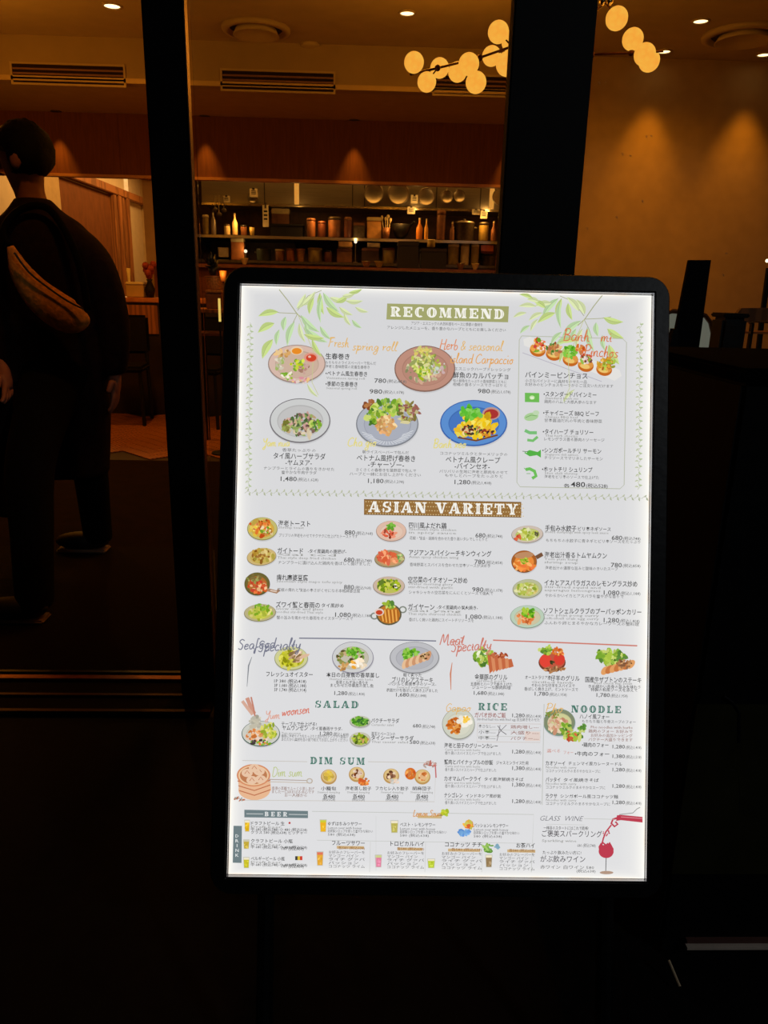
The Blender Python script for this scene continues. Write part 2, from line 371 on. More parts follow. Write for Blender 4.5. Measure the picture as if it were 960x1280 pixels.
# ================================================================== KITCHEN
hoodY = 8.9
hz0, hz1 = P(430, 259, hoodY).z, P(430, 231, hoodY).z
hx0, hx1 = P(252, 245, hoodY).x, 1.58
hd = thing('range_hood', 'long brushed steel extractor hood across the top of the kitchen', 'hood', ((hx0+hx1)/2, hoodY, hz0))
hw = (hx1-hx0)/2
obj('body', B((-hw, 0, 0), (hw, 1.0, hz1-hz0+.35), .004), STEEL, hd)
obj('lip', B((-hw, -.03, -.012), (hw, 0, .012), .003), mat('polished_lip', (220, 205, 170), .2, .9, 30, .1, .01), hd)
for x in (368, 612):
    u = P(x, 245, hoodY).x - (hx0+hx1)/2
    obj('lamp_tube', B((u, -.016, .015), (u+.05, -.001, hz1-hz0+.02), .004), glow('hood_lamp_'+str(x), (226, 150, 62), 1.), hd)
for x in (330, 440, 455, 545, 600):
    u = P(x, 245, hoodY).x - (hx0+hx1)/2
    obj('seam', B((u, -.004, .013), (u+.012, 0, hz1-hz0+.3)), STEELD, hd)
for x in (300, 400, 500, 600): spot(P(x, 262, 8.72) + Vector((0, 0, -.02)), 13, 150, 1., (1, .42, .08), .06)
area((P(430, 236, 8.35).x, 8.46, 2.62), 11, 3.2, .1, (1, .42, .07), aim=(0, .6, -1))
for x in (372, 520, 612): point(P(x, 262, 8.75), .9, (1, .5, .12), .03)
# pass counter, shelves
sh = thing('pass_counter', 'long pass counter edge across the kitchen opening', 'counter', (P(430, 334, yV-.1).x, yV, 0))
x0, x1 = -1.82, 1.56
cx_ = sh.location.x
obj('counter_top', B((x0-cx_-.1, -.12, zC-.034), (x1-cx_, .5, zC), .006), mat('brown_counter_top', (130, 70, 44), .4, .1, 20, .2, .02), sh)
obj('counter_edge', B((x0-cx_-.1, -.125, zC-.03), (x1-cx_, -.119, zC-.006)), COPPER, sh)
S2Y = 8.75; z2 = P(430, 328, S2Y).z; z3 = P(430, 297, S2Y).z; 
S2D = KB - S2Y - .012
rk = thing('wall_shelf', 'long steel upper kitchen shelf holding canisters, wok and pots', 'shelf', (cx_, S2Y, z3-.03))
obj('shelf', B((x0-cx_-.1, 0, 0), (x1-cx_-.1, S2D, .03), .004), STEELD, rk)
obj('front_lip', B((x0-cx_-.1, -.008, 0), (x1-cx_-.1, 0, .028)), STEEL, rk)
for u in (x0-cx_, -.6, .3, x1-cx_-.2): obj('bracket', slabpoly(bmesh.new(), [(u, S2D, 0), (u, S2D-.5, 0), (u, S2D, -.14)], (.02, 0, 0)), STEELD, rk)
pc = thing('prep_counter', 'lower steel kitchen counter holding tubs, baskets and trays', 'counter', (cx_, S2Y, 0))
obj('worktop', B((x0-cx_-.1, 0, z2-.03), (x1-cx_-.1, S2D, z2), .004), STEELD, pc)
obj('cabinet', B((x0-cx_-.1, .04, 0), (x1-cx_-.1, S2D, z2-.03)), DARKI, pc)
# --- builders of kitchenware; each at its base point
KG = {}
def place(kind, label, x0, x1, ytop, ybot, Y, zb, m, m2=None, cat=None, group=None):
    """a container spanning pixels x0..x1 whose top is at ytop, standing on height zb"""
    a, b = P(x0, ytop, Y), P(x1, ytop, Y); wd = abs(b.x-a.x); h = max(.02, a.z - zb); c = Vector(((a.x+b.x)/2, Y+wd/2 if kind not in ('tag',) else Y, zb)); r = wd/2
    m2 = m2 or m
    cat = cat or kind.split('_')[-1]
    t = thing(kind, label, cat, c, group)
    if kind in ('canister', 'tub', 'food_jar'):
        obj('body', lathe(bmesh.new(), [(r*.9, 0), (r*.98, h*.05), (r, h*.8), (r*.97, h*.84)], 20), m, t, smooth=True)
        obj('lid', lathe(bmesh.new(), [(r*1.03, h*.84), (r*1.04, h*.95), (r*.8, h), (.002, h)], 20), m2, t, smooth=True)
    elif kind in ('cooking_pot', 'stock_pot'):
        obj('body', lathe(bmesh.new(), [(r*.88, 0), (r*.95, h*.06), (r*.95, h*.78), (r, h*.8)], 24), m, t, smooth=True)
        obj('lid', lathe(bmesh.new(), [(r, h*.8), (r*.85, h*.88), (r*.2, h*.93), (.002, h*.93)], 24), m2, t, smooth=True)
        obj('knob', lathe(bmesh.new(), [(r*.07, h*.93), (r*.13, h*.97), (r*.1, h), (.001, h)], 12), m2, t, smooth=True)
        for s in (-1, 1): obj('handle', tube(bmesh.new(), [(s*r*.93, -r*.2, h*.6), (s*r*1.15, -r*.1, h*.6), (s*r*1.15, r*.1, h*.6), (s*r*.93, r*.2, h*.6)], .008, 6), m2, t)
    elif kind == 'bottle':
        obj('body', lathe(bmesh.new(), [(r*.9, 0), (r, h*.04), (r, h*.55), (r*.35, h*.75), (r*.33, h*.92)], 16), m, t, smooth=True)
        obj('cap', lathe(bmesh.new(), [(r*.4, h*.9), (r*.4, h), (.001, h)], 12), m2, t)
    elif kind in ('storage_box', 'food_crate', 'oven_box'):
        obj('body', B((-r, -r*.8, 0), (r, r*.8, h*.82), .006), m, t)
        obj('lid', B((-r*1.02, -r*.84, h*.82), (r*1.02, r*.84, h), .006), m2, t)
    elif kind in ('serving_tray', 'steel_tray'):
        bm = B((-r, -r*.5, 0), (r, r*.5, h*.25), .003)
        for u0, u1, v0, v1 in ((-r, r, -r*.5, -r*.46), (-r, r, r*.46, r*.5), (-r, -r+.01, -r*.5, r*.5), (r-.01, r, -r*.5, r*.5)): box(bm, (u0, v0, 0), (u1, v1, h))
        obj('tray', bm, m, t)
        obj('contents', sphere(bmesh.new(), (0, 0, h*.4), r*.8, 14, (1, .45, h*.5/(r*.8))), m2, t, smooth=True)
    elif kind in ('wicker_basket',):
        obj('basket', lathe(bmesh.new(), [(r*.75, 0), (r*.95, h*.8), (r, h), (r*.93, h), (r*.7, h*.1)], 20), m, t)
        obj('rim', lathe(bmesh.new(), [(r*.96, h*.9), (r*1.05, h*.93), (r*1.04, h*1.02), (r*.95, h)], 20), m2, t)
    elif kind == 'glass_cup':
        obj('bowl', lathe(bmesh.new(), [(r*.6, 0), (r*.7, h*.05), (r, h), (r*.93, h), (r*.6, h*.1)], 16), m, t, smooth=True)
    elif kind == 'wok':
        obj('bowl', lathe(bmesh.new(), [(r*.3, 0), (r*.7, h*.3), (r, h*.85), (r*.96, h*.87), (r*.66, h*.4), (.01, h*.15)], 26), m, t, smooth=True)
        obj('handle', tube(bmesh.new(), [(r*.9, -.02, h*.8), (r*1.25, -.08, h*1.0)], .012, 8), m2, t)
    elif kind == 'utensil_holder':
        obj('holder', lathe(bmesh.new(), [(r*.8, 0), (r, h*.5), (r*.9, h*.5), (r*.7, .01)], 16), m, t, smooth=True)
        for k in range(4):
            q = Vector((r*.5*math.cos(k*1.7), r*.5*math.sin(k*1.7), h*.15)); e = Vector((r*1.1*math.cos(k*1.7), r*.6*math.sin(k*1.7), h*(.85+.05*k)))
            u = tube(bmesh.new(), [q, e], [.004, .005], 6); sphere(u, e, .015, 8, (1, .4, 1.3)); obj('utensil', u, m2, t)
    return t
# hood row: hanging round pans (each on its hook)
def pan(x, y, r, label, m, tail=0.):
    Y = hoodY-.045; c = P(x, y, Y); rr = r*Y/F
    t = thing('hanging_pan', label, 'pan', c, 'round pans hanging on the kitchen hood')
    obj('dish', lathe(bmesh.new(), [(rr*.8, .02), (rr, -.012), (rr*.94, -.014), (rr*.74, .008), (.01, .01)], 28, axis='y'), m, t, smooth=True)
    obj('rim', lathe(bmesh.new(), [(rr*.95, -.012), (rr*1.0, -.019), (rr*1.04, -.012), (rr*1.0, -.005)], 28, axis='y'), STEEL, t, smooth=True)
    obj('hook', tube(bmesh.new(), [(0, .0, rr), (0, 0, rr+.02), (0, .03, rr+.03)], .004, 6), STEEL, t)
PANM = mat('dull_brass_pan', (120, 92, 60), .45, .8, 20, .3, .05)
pan(467, 242, 11, 'round brass-coloured pan hanging leftmost in the row of pans', PANM)
pan(498, 242, 12, 'round pan with a bright steel rim hanging second from the left', mat('amber_pan', (150, 110, 60), .4, .8, 20, .3, .05))
pan(533, 246, 9.5, 'round pan hanging third, right of the white tag', mat('red_brown_pan', (130, 78, 60), .4, .7, 20, .3, .05))
pan(558.5, 246, 7, 'round pan of the middle pair hanging fourth in the row', PANM)
pan(574, 245, 7, 'round pan of the middle pair hanging fifth in the row', STEELD)
pan(625, 246, 9, 'round pan hanging furthest right, half behind the pillar', STEELD)
pan(316, 247, 6, 'small round pan hanging alone over the left end of the kitchen', STEELD)
def tagcard(x, y, wpx, hpx, Y, label):
    c = P(x, y, Y); w_, h_ = wpx*Y/F/2, hpx*Y/F/2
    t = thing('paper_tag', label, 'tag', c, 'white paper tags around the kitchen')
    obj('card', B((-w_, -.002, -h_), (w_, .002, h_)), PAPER, t)
    obj('clip', B((-w_*.3, -.006, h_*.7), (w_*.3, .001, h_*1.2)), STEELD, t)
    for k in range(3): obj('print_line', B((-w_*.6, -.0035, h_*(.35-k*.35)), (w_*.6, -.002, h_*(.5-k*.35))), IRON, t)
tagcard(317, 241, 9, 9, hoodY-.08, 'white paper tag on the hood left of the hood lamp')
tagcard(283, 249, 8, 7, hoodY-.05, 'white paper tag on the hood near the left pillar')
tagcard(518, 249, 8, 9, hoodY-.05, 'white paper tag hanging between the second and third pans')
tagcard(514, 263, 9, 8, hoodY-.05, 'white paper tag under the hood lip in the middle')
tagcard(595, 265, 9, 6, hoodY-.05, 'upper of two white paper tags under the hood near the right pillar')
tagcard(605, 268, 8, 9, hoodY-.08, 'lower of two white paper tags under the hood near the right pillar')
tagcard(332, 270, 7, 24, hoodY-.05, 'tall narrow cream card hanging left of the black box')
# --- items on the upper shelf z3 (rack) ; pixels measured in the photo
U, UY = z3, S2Y+.04
place('storage_box', 'cream and brown carton behind the black box on the upper shelf', 339, 361, 260, 276, UY+.3, U, COPPER, CREAMP, cat='box')
place('oven_box', 'large black box on the upper shelf left of the canisters', 337, 378, 279, 295, UY-.02, U, IRON, IRON, cat='box')
place('canister', 'tall copper-brown canister right of the black box', 383, 394, 272, 295, UY, U, COPPER, COPPER)
place('canister', 'dark brown canister second right of the black box', 397, 407, 276, 295, UY, U, mat('umber_enamel', (90, 44, 28), .5, .2, 20, .2, .02))
place('canister', 'wide reddish canister in the middle of the upper shelf', 410, 426, 270, 295, UY, U, COPPER, STEELD)
place('canister', 'narrow canister beside the lit window of the shelf', 430, 440, 271, 295, UY, U, REDP, COPPER)
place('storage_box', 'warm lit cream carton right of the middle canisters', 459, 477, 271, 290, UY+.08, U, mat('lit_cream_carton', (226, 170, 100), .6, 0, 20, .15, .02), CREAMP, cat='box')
place('utensil_holder', 'steel cup of ladles and spoons left of the wok', 478, 488, 270, 290, UY, U, COPPER, CREAMP, cat='utensils')
place('wok', 'big black wok with a handle resting on the upper shelf', 489, 515, 276, 296, UY-.02, U, IRON, IRON)
place('bottle', 'amber bottle right of the wok, catching the light', 521, 529, 272, 292, UY, U, mat('amber_bottle', (210, 130, 50), .3, 0, 20, .2, .02), CREAMP)
place('bottle', 'slim bright bottle beside the amber bottle', 531, 536, 273, 300, UY, U, mat('bright_bottle', (230, 170, 80), .3, 0, 20, .2, .02), CREAMP)
place('canister', 'copper tube-shaped canister standing under the fourth pan', 547, 558, 262, 295, UY, U, COPPER, COPPER)
place('stock_pot', 'large steel stock pot with a shiny lid knob', 569, 596, 272, 296, UY-.02, U, STEELD, STEEL, cat='pot')
place('bottle', 'short bottle with a pale cap left of the stock pot', 563, 569, 277, 296, UY, U, COPPER, CREAMP)
place('canister', 'dim yellow tin right of the stock pot', 600, 612, 277, 296, UY, U, YELLP, STEELD)
place('bottle', 'tall brown bottle beside the right pillar on the upper shelf', 615, 621, 276, 297, UY, U, COPPER, CREAMP)
place('bottle', 'tall pale bottle leaning light at the left of the upper shelf', 289, 296, 266, 292, UY, U, mat('pale_milk_glass', (230, 200, 150), .3, 0, 20, .1, .02), CREAMP)
place('food_jar', 'small jar left of the tall pale bottle', 279, 287, 280, 296, UY, U, CREAMP, STEELD, cat='jar')
place('food_jar', 'small dark jar right of the tall pale bottle', 300, 308, 281, 296, UY, U, COPPER, IRON, cat='jar')
place('glass_cup', 'pale cup right of the small dark jar', 311, 318, 284, 296, UY, U, YELLP, cat='cup')
place('bottle', 'steel flask at the left end under the first tag', 262, 269, 262, 296, UY, U, STEEL, STEELD)
place('food_jar', 'jar with cream lid at the far left end of the upper shelf', 252, 260, 268, 296, UY, U, YELLP, CREAMP, cat='jar')
place('storage_box', 'pale enamel box between the stock pot and the tall canister', 442, 456, 278, 296, UY, U, STEELD, COPPER, cat='box')
# --- items on the lower shelf z2
Lw, LY = z2, S2Y+.02
place('food_crate', 'orange-brown crate on the lower shelf near the left pillar', 288, 304, 297, 328, LY, Lw, mat('crate_orange', (170, 100, 46), .6, 0, 20, .2, .02), CREAMP, cat='crate')
place('serving_tray', 'white dish with a small pile at the left of the lower shelf', 271, 286, 309, 328, LY, Lw, CREAMP, WICKER, cat='tray')
place('stock_pot', 'dull green-grey pot right of the orange-brown crate', 319, 338, 308, 328, LY, Lw, mat('greenish_pot', (74, 76, 54), .5, .3, 20, .2, .02), STEELD, cat='pot')
place('tub', 'round copper tub, left one of the pair on the lower shelf', 343, 355, 311, 328, LY, Lw, COPPER, CREAMP)
place('tub', 'round copper tub, right one of the pair on the lower shelf', 357, 368, 310, 328, LY, Lw, mat('rust_enamel', (140, 74, 30), .5, 0, 20, .2, .02), COPPER)
place('wicker_basket', 'small dark woven basket between the copper tubs and yellow tub', 370, 381, 311, 328, LY, Lw, WICKER, WICKER, cat='basket')
place('tub', 'large yellowish square-shouldered tub on the lower shelf', 384, 402, 309, 328, LY, Lw, YELLP, YELLP)
place('food_jar', 'dark red jar right of the yellowish tub', 405, 415, 312, 328, LY, Lw, REDP, IRON, cat='jar')
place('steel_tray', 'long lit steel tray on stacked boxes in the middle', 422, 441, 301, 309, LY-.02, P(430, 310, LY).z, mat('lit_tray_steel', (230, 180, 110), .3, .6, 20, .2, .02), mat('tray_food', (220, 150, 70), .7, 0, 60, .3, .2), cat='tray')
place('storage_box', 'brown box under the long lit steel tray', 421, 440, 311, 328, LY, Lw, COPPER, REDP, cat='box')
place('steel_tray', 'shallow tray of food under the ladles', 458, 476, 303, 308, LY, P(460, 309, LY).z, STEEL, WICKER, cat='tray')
place('storage_box', 'dim brown box right of the dark red jar row', 452, 474, 310, 328, LY, Lw, mat('umber_box', (70, 44, 26), .6, 0, 20, .2, .02), COPPER, cat='box')
place('tub', 'olive tub left of the black ovens', 478, 494, 309, 328, LY, Lw, YELLP, REDP)
place('oven_box', 'black countertop oven, left one of the pair', 498, 524, 301, 335, yV+.1, zC, mat('matt_black_box', (22, 16, 12), .6, 0, 20, .2, .02), MATS['matt_black_box'], cat='oven')
place('oven_box', 'black countertop oven, right one with a pale top', 527, 559, 310, 335, yV+.12, zC, MATS['matt_black_box'], mat('oven_top', (44, 30, 22), .5, .4, 20, .2, .02), cat='oven')
place('food_jar', 'bright small jar standing on the right black oven', 534, 545, 299, 308, LY-.05, P(540, 309, LY-.05).z, YELLP, CREAMP, cat='jar')
place('canister', 'pale ridged canister left one right of the ovens', 561, 575, 304, 328, LY, Lw, YELLP, CREAMP)
place('canister', 'pale ridged canister middle one right of the ovens', 577, 588, 303, 328, LY, Lw, CREAMP, YELLP)
place('canister', 'pale ridged canister right one right of the ovens', 590, 600, 304, 328, LY, Lw, YELLP, CREAMP)
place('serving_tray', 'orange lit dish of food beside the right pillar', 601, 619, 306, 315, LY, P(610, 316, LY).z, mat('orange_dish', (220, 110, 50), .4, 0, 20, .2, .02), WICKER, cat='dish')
place('cooking_pot', 'low dark pot under the orange dish by the right pillar', 603, 621, 317, 328, LY, Lw, STEELD, IRON, cat='pot')
# --- on the pass counter
for i, (a, b, t_, m_) in enumerate(((300, 310, 327, CREAMP), (452, 464, 328, STEEL), (468, 480, 329, YELLP), (571, 582, 326, STEEL), (590, 600, 327, CREAMP))):
    place('serving_bowl', ['small white bowl on the pass above the left top corner of the menu board', 'steel bowl on the pass counter above the menu heading', 'yellow bowl on the pass counter beside the steel bowl', 'steel bowl on the pass counter right of the ovens', 'cream bowl on the pass counter near the right pillar'][i], a, b, t_, 334, yV-.06, zC, m_, cat='bowl')
    t = [o for o in C.objects if o.name.startswith('serving_bowl') and o.type == 'EMPTY'][-1]
    w_ = (P(b, t_, yV).x-P(a, t_, yV).x)/2
    obj('bowl', lathe(bmesh.new(), [(w_*.4, 0), (w_*.5, .008), (w_*.9, .05), (w_, .06), (w_*.93, .06), (w_*.4, .016)], 18), m_, t, smooth=True)
# hanging utensils at left
for i, (x, y0, y1) in enumerate(((268, 246, 262), (273, 245, 268), (279, 247, 263))):
    t = thing('hanging_ladle', ['short ladle hanging at the left end of the hood', 'long ladle hanging in the middle of the three at the left', 'ladle hanging nearest the first white tag'][i], 'ladle', P(x, y0, hoodY-.08), 'ladles at the left end of the hood')
    e = P(x+1, y1, hoodY-.08) - P(x, y0, hoodY-.08)
    obj('handle', tube(bmesh.new(), [(0, .06, .01), (0, 0, .01), e], .005, 6), STEEL, t); obj('scoop', sphere(bmesh.new(), e, .03, 12, (1, .5, .8)), STEELD, t, smooth=True)
# sparkle lamp at (307,314)
for x, y, lb in ((307, 314, 'tiny bright bulb lamp shining right of the orange-brown crate'), (444.5, 302, 'tiny bright bulb lamp shining at the end of the long lit tray')):
    c = P(x, y, S2Y+.03); t = thing('counter_lamp', lb, 'lamp', (c.x, c.y, z2)); h = c.z-z2
    obj('bulb', sphere(bmesh.new(), (0, 0, h), .018, 12), glow('bright_bulb', (255, 226, 190), 1.6), t, smooth=True)
    obj('stem', tube(bmesh.new(), [(0, 0, .004), (0, 0, h-.016)], .004, 6), STEEL, t); obj('base', lathe(bmesh.new(), [(.025, 0), (.025, .006), (.004, .01)], 14), STEEL, t)
    point(c+Vector((0, -.05, .02)), .5, (1, .6, .2), .02)
# ================================================================== SERVICE COUNTER & DINING ROOM, left and middle
SY = 6.80
zc1 = P(170, 372, SY).z
sc = thing('service_counter', 'dark wood service counter at the back of the dining room', 'counter', (-1.4, SY, 0))
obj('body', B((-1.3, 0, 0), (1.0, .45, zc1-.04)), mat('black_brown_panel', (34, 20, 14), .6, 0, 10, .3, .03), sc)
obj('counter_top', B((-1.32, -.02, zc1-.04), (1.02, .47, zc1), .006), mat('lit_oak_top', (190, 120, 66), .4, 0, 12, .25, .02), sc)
obj('panel', B((-.72, -.012, zc1-.3), (-.35, 0, zc1-.06), .003), WOODM, sc)
place('storage_box', 'cream display case standing on the service counter behind the person', 156, 178, 352, 372, SY+.1, zc1, WALLM, PAPER, cat='box')
place('glass_cup', 'tall white cup on the cream display case', 157, 162, 335, 352, SY+.14, P(160, 353, SY+.2).z, PAPER, cat='cup')
c = P(184, 338, SY+.1)
t = thing('flower_vase', 'dark vase with a dull red bloom beside the left pillar', 'vase', (c.x, SY+.15, zc1))
h = c.z - zc1
obj('vase', lathe(bmesh.new(), [(.03, 0), (.045, h*.3), (.018, h*.6), (.028, h*.68)], 16), IRON, t, smooth=True)
bl = bmesh.new()
for k in range(9): sphere(bl, (.045*math.cos(k*2.4)*(k/9), .04*math.sin(k*2.4), h*.8+.012*k), .03, 8)
obj('bloom', bl, mat('dull_red_petals', (150, 60, 44), .8, 0, 40, .4, .1), t)
# shelf seen between pillar and menu board
c0 = P(251, 386, 5.4); c1 = P(284, 386, 5.4)
t = thing('side_table', 'small wooden side table seen between pillar and menu board', 'table', ((c0.x+c1.x)/2, 5.5, 0))
hw_ = (c1.x-c0.x)/2+.06; zt = c0.z
obj('table_top', B((-hw_, -.15, zt-.025), (hw_, .2, zt), .004), WOODM, t)
obj('shelf', B((-hw_, -.12, zt-.18), (hw_, .2, zt-.16), .004), WOODD, t)
for s in (-1, 1):
    for v in (-.12, .17): obj('leg', B((s*(hw_-.02)-.012, v-.012, 0), (s*(hw_-.02)+.012, v+.012, zt-.025)), IRON, t)
place('storage_box', 'stacked brown carton on the side table beside the pillar', 256, 276, 362, 386, 5.42, zt, COPPER, WICKER, cat='box')
place('wicker_basket', 'basket of dark leaves on the stacked brown carton', 254, 278, 345, 361, 5.46, P(262, 361, 5.5).z, WICKER, COPPER, cat='basket')
c = P(279, 352, 5.42)
t = thing('candle_stand', 'orange glass candle tumbler on a stem at the corner of the menu board', 'candle', (c.x, c.y, zt)); h = c.z-zt
obj('tumbler', lathe(bmesh.new(), [(.012, h), (.016, h+.005), (.026, h+.07), (.023, h+.07), (.011, h+.01)], 16), mat('orange_glass', (235, 150, 70), .3, 0, 20, .1, .02), t, smooth=True)
obj('flame', lathe(bmesh.new(), [(.001, h+.02), (.007, h+.035), (.005, h+.05), (.001, h+.066)], 10), glow('candle_flame', (255, 190, 90), 1.2), t, smooth=True)
obj('stem', lathe(bmesh.new(), [(.022, 0), (.022, .006), (.005, .012), (.005, h-.004), (.02, h)], 14), COPPER, t)
point(c+Vector((0, -.06, .06)), .25, (1, .5, .14), .02)
z402, z372 = P(275, 402, 5.2).z, P(275, 373, 5.2).z; c = P(275, 402, 5.2)
t = thing('tube_lamp', 'slim floor lamp with a short yellow light tube left of the menu board', 'lamp', (c.x, 5.2, 0))
obj('light_tube', tube(bmesh.new(), [(0, 0, z402), (0, 0, z372)], .008, 10), glow('yellow_strip', (240, 196, 96), 1.), t)
obj('pole', tube(bmesh.new(), [(0, 0, .01), (0, 0, z402)], .006, 8), IRON, t); obj('base', lathe(bmesh.new(), [(.09, 0), (.09, .012), (.006, .02)], 20), IRON, t)
# dark leafy plant above it
t = thing('potted_plant', 'dark leafy plant between pillar and menu board', 'plant', P(264, 345, 5.46)+Vector((0, .06, .045)))
bm = bmesh.new()
for k in range(46):
    a = rnd.uniform(0, 6.28); el = rnd.uniform(.1, 1.4); l = rnd.uniform(.06, .13)
    d = Vector((math.cos(a)*math.cos(el)*.6, math.sin(a)*math.cos(el), math.sin(el)))*l; s_ = d.cross(Vector((0, 0, 1))).normalized()*.014 if d.cross(Vector((0, 0, 1))).length > 0 else Vector((.01, 0, 0))
    vs = [bm.verts.new(p) for p in (Vector((0, 0, .02)), d*.5+s_, d, d*.5-s_+Vector((0, 0, .006)))]; bm.faces.new(vs)
obj('foliage', bm, mat('blackish_green_leaf', (24, 30, 40), .5, 0, 30, .3, .05), t)
obj('pot', lathe(bmesh.new(), [(.02, -.04), (.035, .02), (.03, .02), (.015, -.03)], 14), IRON, t, smooth=True)

# chair silhouettes by the counter
def chair(x, y, rz, label):
    t = thing('dining_chair', label, 'chair', (x, y, 0), 'dark dining chairs', rotz=rz)
    cm = mat('black_leather', (14, 10, 9), .6, 0, 30, .2, .05, spec=.2)
    obj('seat', B((-.21, -.2, .43), (.21, .2, .48), .02), cm, t)
    obj('backrest', B((-.21, .17, .55), (.21, .21, .86), .02), cm, t)
    for s in (-1, 1):
        obj('leg', tube(bmesh.new(), [(s*.19, -.17, 0), (s*.18, -.17, .43)], .015, 8), IRON, t)
        obj('leg', tube(bmesh.new(), [(s*.19, .2, 0), (s*.18, .19, .6)], .015, 8), IRON, t)
chair(P(160, 515, 6.3).x-.05, 6.35, .1, 'dark dining chair seen behind the person, against the counter')
chair(P(262, 515, 6.3).x-.05, 6.3, -.2, 'dark dining chair seen between the left pillar and the menu board')

# ================================================================== RIGHT WINDOW: objects behind the glass
# grey rounded board, its glow added through the material
def rb(x, y, Y): return P(x, y, Y)
t = thing('glow_panel', 'light grey rounded panel with added glow and brown rim behind the right window', 'surface', (P(862, 437, 2.7).x, 2.7, 0))
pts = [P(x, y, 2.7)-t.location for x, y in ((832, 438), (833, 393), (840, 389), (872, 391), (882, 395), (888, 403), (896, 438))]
obj('panel', slabpoly(bmesh.new(), pts, (0, .02, 0)), GREYGLOW, t)
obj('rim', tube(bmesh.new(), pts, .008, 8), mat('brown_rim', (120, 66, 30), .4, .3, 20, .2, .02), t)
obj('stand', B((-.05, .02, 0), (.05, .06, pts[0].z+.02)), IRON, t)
a = P(889, 326, 1.75); 
t = thing('menu_holder', 'tall narrow black board leaning at the right of the menu board', 'holder', (P(845, 455, 1.75).x, 1.72, zP-.0))
q = [P(x, y, 1.75)-t.location for x, y in ((862, 325), (889, 325), (872, 448), (838, 448))]
obj('board', slabpoly(bmesh.new(), q, (0, .012, 0)), mat('matt_black_board', (13, 13, 15), .7, 0, 40, .2, .02, spec=.1), t)
q2 = [P(x, y, 1.74)-t.location for x, y in ((842, 411), (848, 411), (846, 448), (834, 448))]
obj('clip', slabpoly(bmesh.new(), q2, (0, .02, 0)), BLKW, t)
lz = -t.location.z
obj('pole', B((-.02, .0, lz+.01), (.02, .02, (P(855, 440, 1.75)-t.location).z)), BLKW, t); obj('base', B((-.12, -.1, lz), (.12, .12, lz+.012), .003), BLKW, t)
# low tables with trays on the right
t = thing('serving_stand', 'brown open tray stand with a lit metal edge at the right edge', 'stand', (P(945, 440, 2.9).x, 2.9, 0))
lo = t.location
obj('tray', slabpoly(bmesh.new(), [P(x, y, 2.9)-lo for x, y in ((927, 385), (975, 385), (975, 403), (912, 403))], (0, .02, 0)), WOODM, t)
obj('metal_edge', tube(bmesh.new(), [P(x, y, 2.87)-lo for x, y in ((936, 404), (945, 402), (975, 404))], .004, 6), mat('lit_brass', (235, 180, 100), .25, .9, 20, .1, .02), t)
q1, q2 = P(926, 417, 2.9)-lo, P(975, 417, 2.9)-lo
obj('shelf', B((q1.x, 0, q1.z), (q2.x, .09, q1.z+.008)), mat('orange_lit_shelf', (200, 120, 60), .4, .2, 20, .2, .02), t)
obj('post', B((P(935, 440, 2.9).x-lo.x, 0, 0), (P(938, 440, 2.9).x-lo.x, .02, P(935, 404, 2.9).z)), IRON, t)
obj('post', B((P(968, 440, 2.9).x-lo.x, 0, 0), (P(971, 440, 2.9).x-lo.x, .02, P(935, 404, 2.9).z)), IRON, t)
t = thing('black_caddy', 'small black box caddy behind the glass near the right edge', 'caddy', (P(917, 450, 2.2).x, 2.2, 0))
lo = t.location; a = P(905, 397, 2.2)-lo; b = P(928, 450, 2.2)-lo
obj('body', B((a.x, 0, b.z-.1), (b.x, .08, a.z), .008), IRON, t)
obj('lid', B((a.x-.002, -.003, a.z), (b.x+.002, .083, a.z+.012), .003), BLKW, t)
obj('pedestal', B((a.x+.01, .02, 0), (b.x-.01, .06, b.z-.1)), IRON, t)
t = thing('table_lamp', 'slim black table lamp with a bright bulb at the right edge', 'lamp', (P(954, 402, 3.3).x, 3.3, 0))
lo = t.location
obj('pole', tube(bmesh.new(), [P(954, 450, 3.3)-lo-Vector((0, 0, .6)), P(952, 402, 3.3)-lo, P(961, 335, 3.3)-lo], .012, 8), IRON, t)
obj('base', lathe(bmesh.new(), [(.1, 0), (.1, .015), (.012, .03), (.012, .5)], 20), IRON, t)
obj('bulb', sphere(bmesh.new(), P(959, 326, 3.3)-lo, .007, 12), glow('lamp_bulb', (255, 232, 190), 3.), t)
# black podium outside at the right with dim poster
pz = Q(925, 1176, .02); PY = 1.06
pxl = P(866, 900, PY).x
pod = thing('reception_podium', 'black waiting podium with a dim notice at the far right', 'podium', (pxl+.2, PY, 0))
obj('cabinet', B((-.2, 0, .04), (.55, .4, P(930, 478, PY).z), .006), mat('podium_black', (15, 15, 16), .6, 0, 40, .3, .03, spec=.15), pod)
ztop = P(930, 478, PY).z
obj('cabinet_top', B((-.21, -.01, ztop), (.56, .41, ztop+.02), .005), mat('podium_top_black', (8, 8, 8), .9, 0, 40, .3, .03, spec=.02), pod)
obj('notice', B((0-.198, -.003, P(900, 1091, PY).z), (.4, 0, P(900, 880, PY).z)), mat('dim_olive_notice', (46, 44, 24), .8, 0, 12, .3, .02, spec=.1), pod)
bm = bmesh.new(); tube(bm, [P(x, y, PY-.002)-pod.location for x, y in ((912, 961), (919, 963), (923, 970), (924, 985), (924, 1016))], .0012, 6)
obj('notice_line', bm, IRON, pod)
bm = tube(bmesh.new(), [P(x, y, PY-.004)-pod.location for x, y in ((905, 870), (916, 878), (924, 890), (924, 928))], .002, 6); obj('cable', bm, IRON, pod)
kz = P(925, 1178, PY).z
obj('kick_rail', B((-.185+.03, -.012, kz-.004), (.55, 0, kz+.001)), mat('lit_chrome_rail', (240, 220, 200), .5, .0, 30, .1, .01), pod)
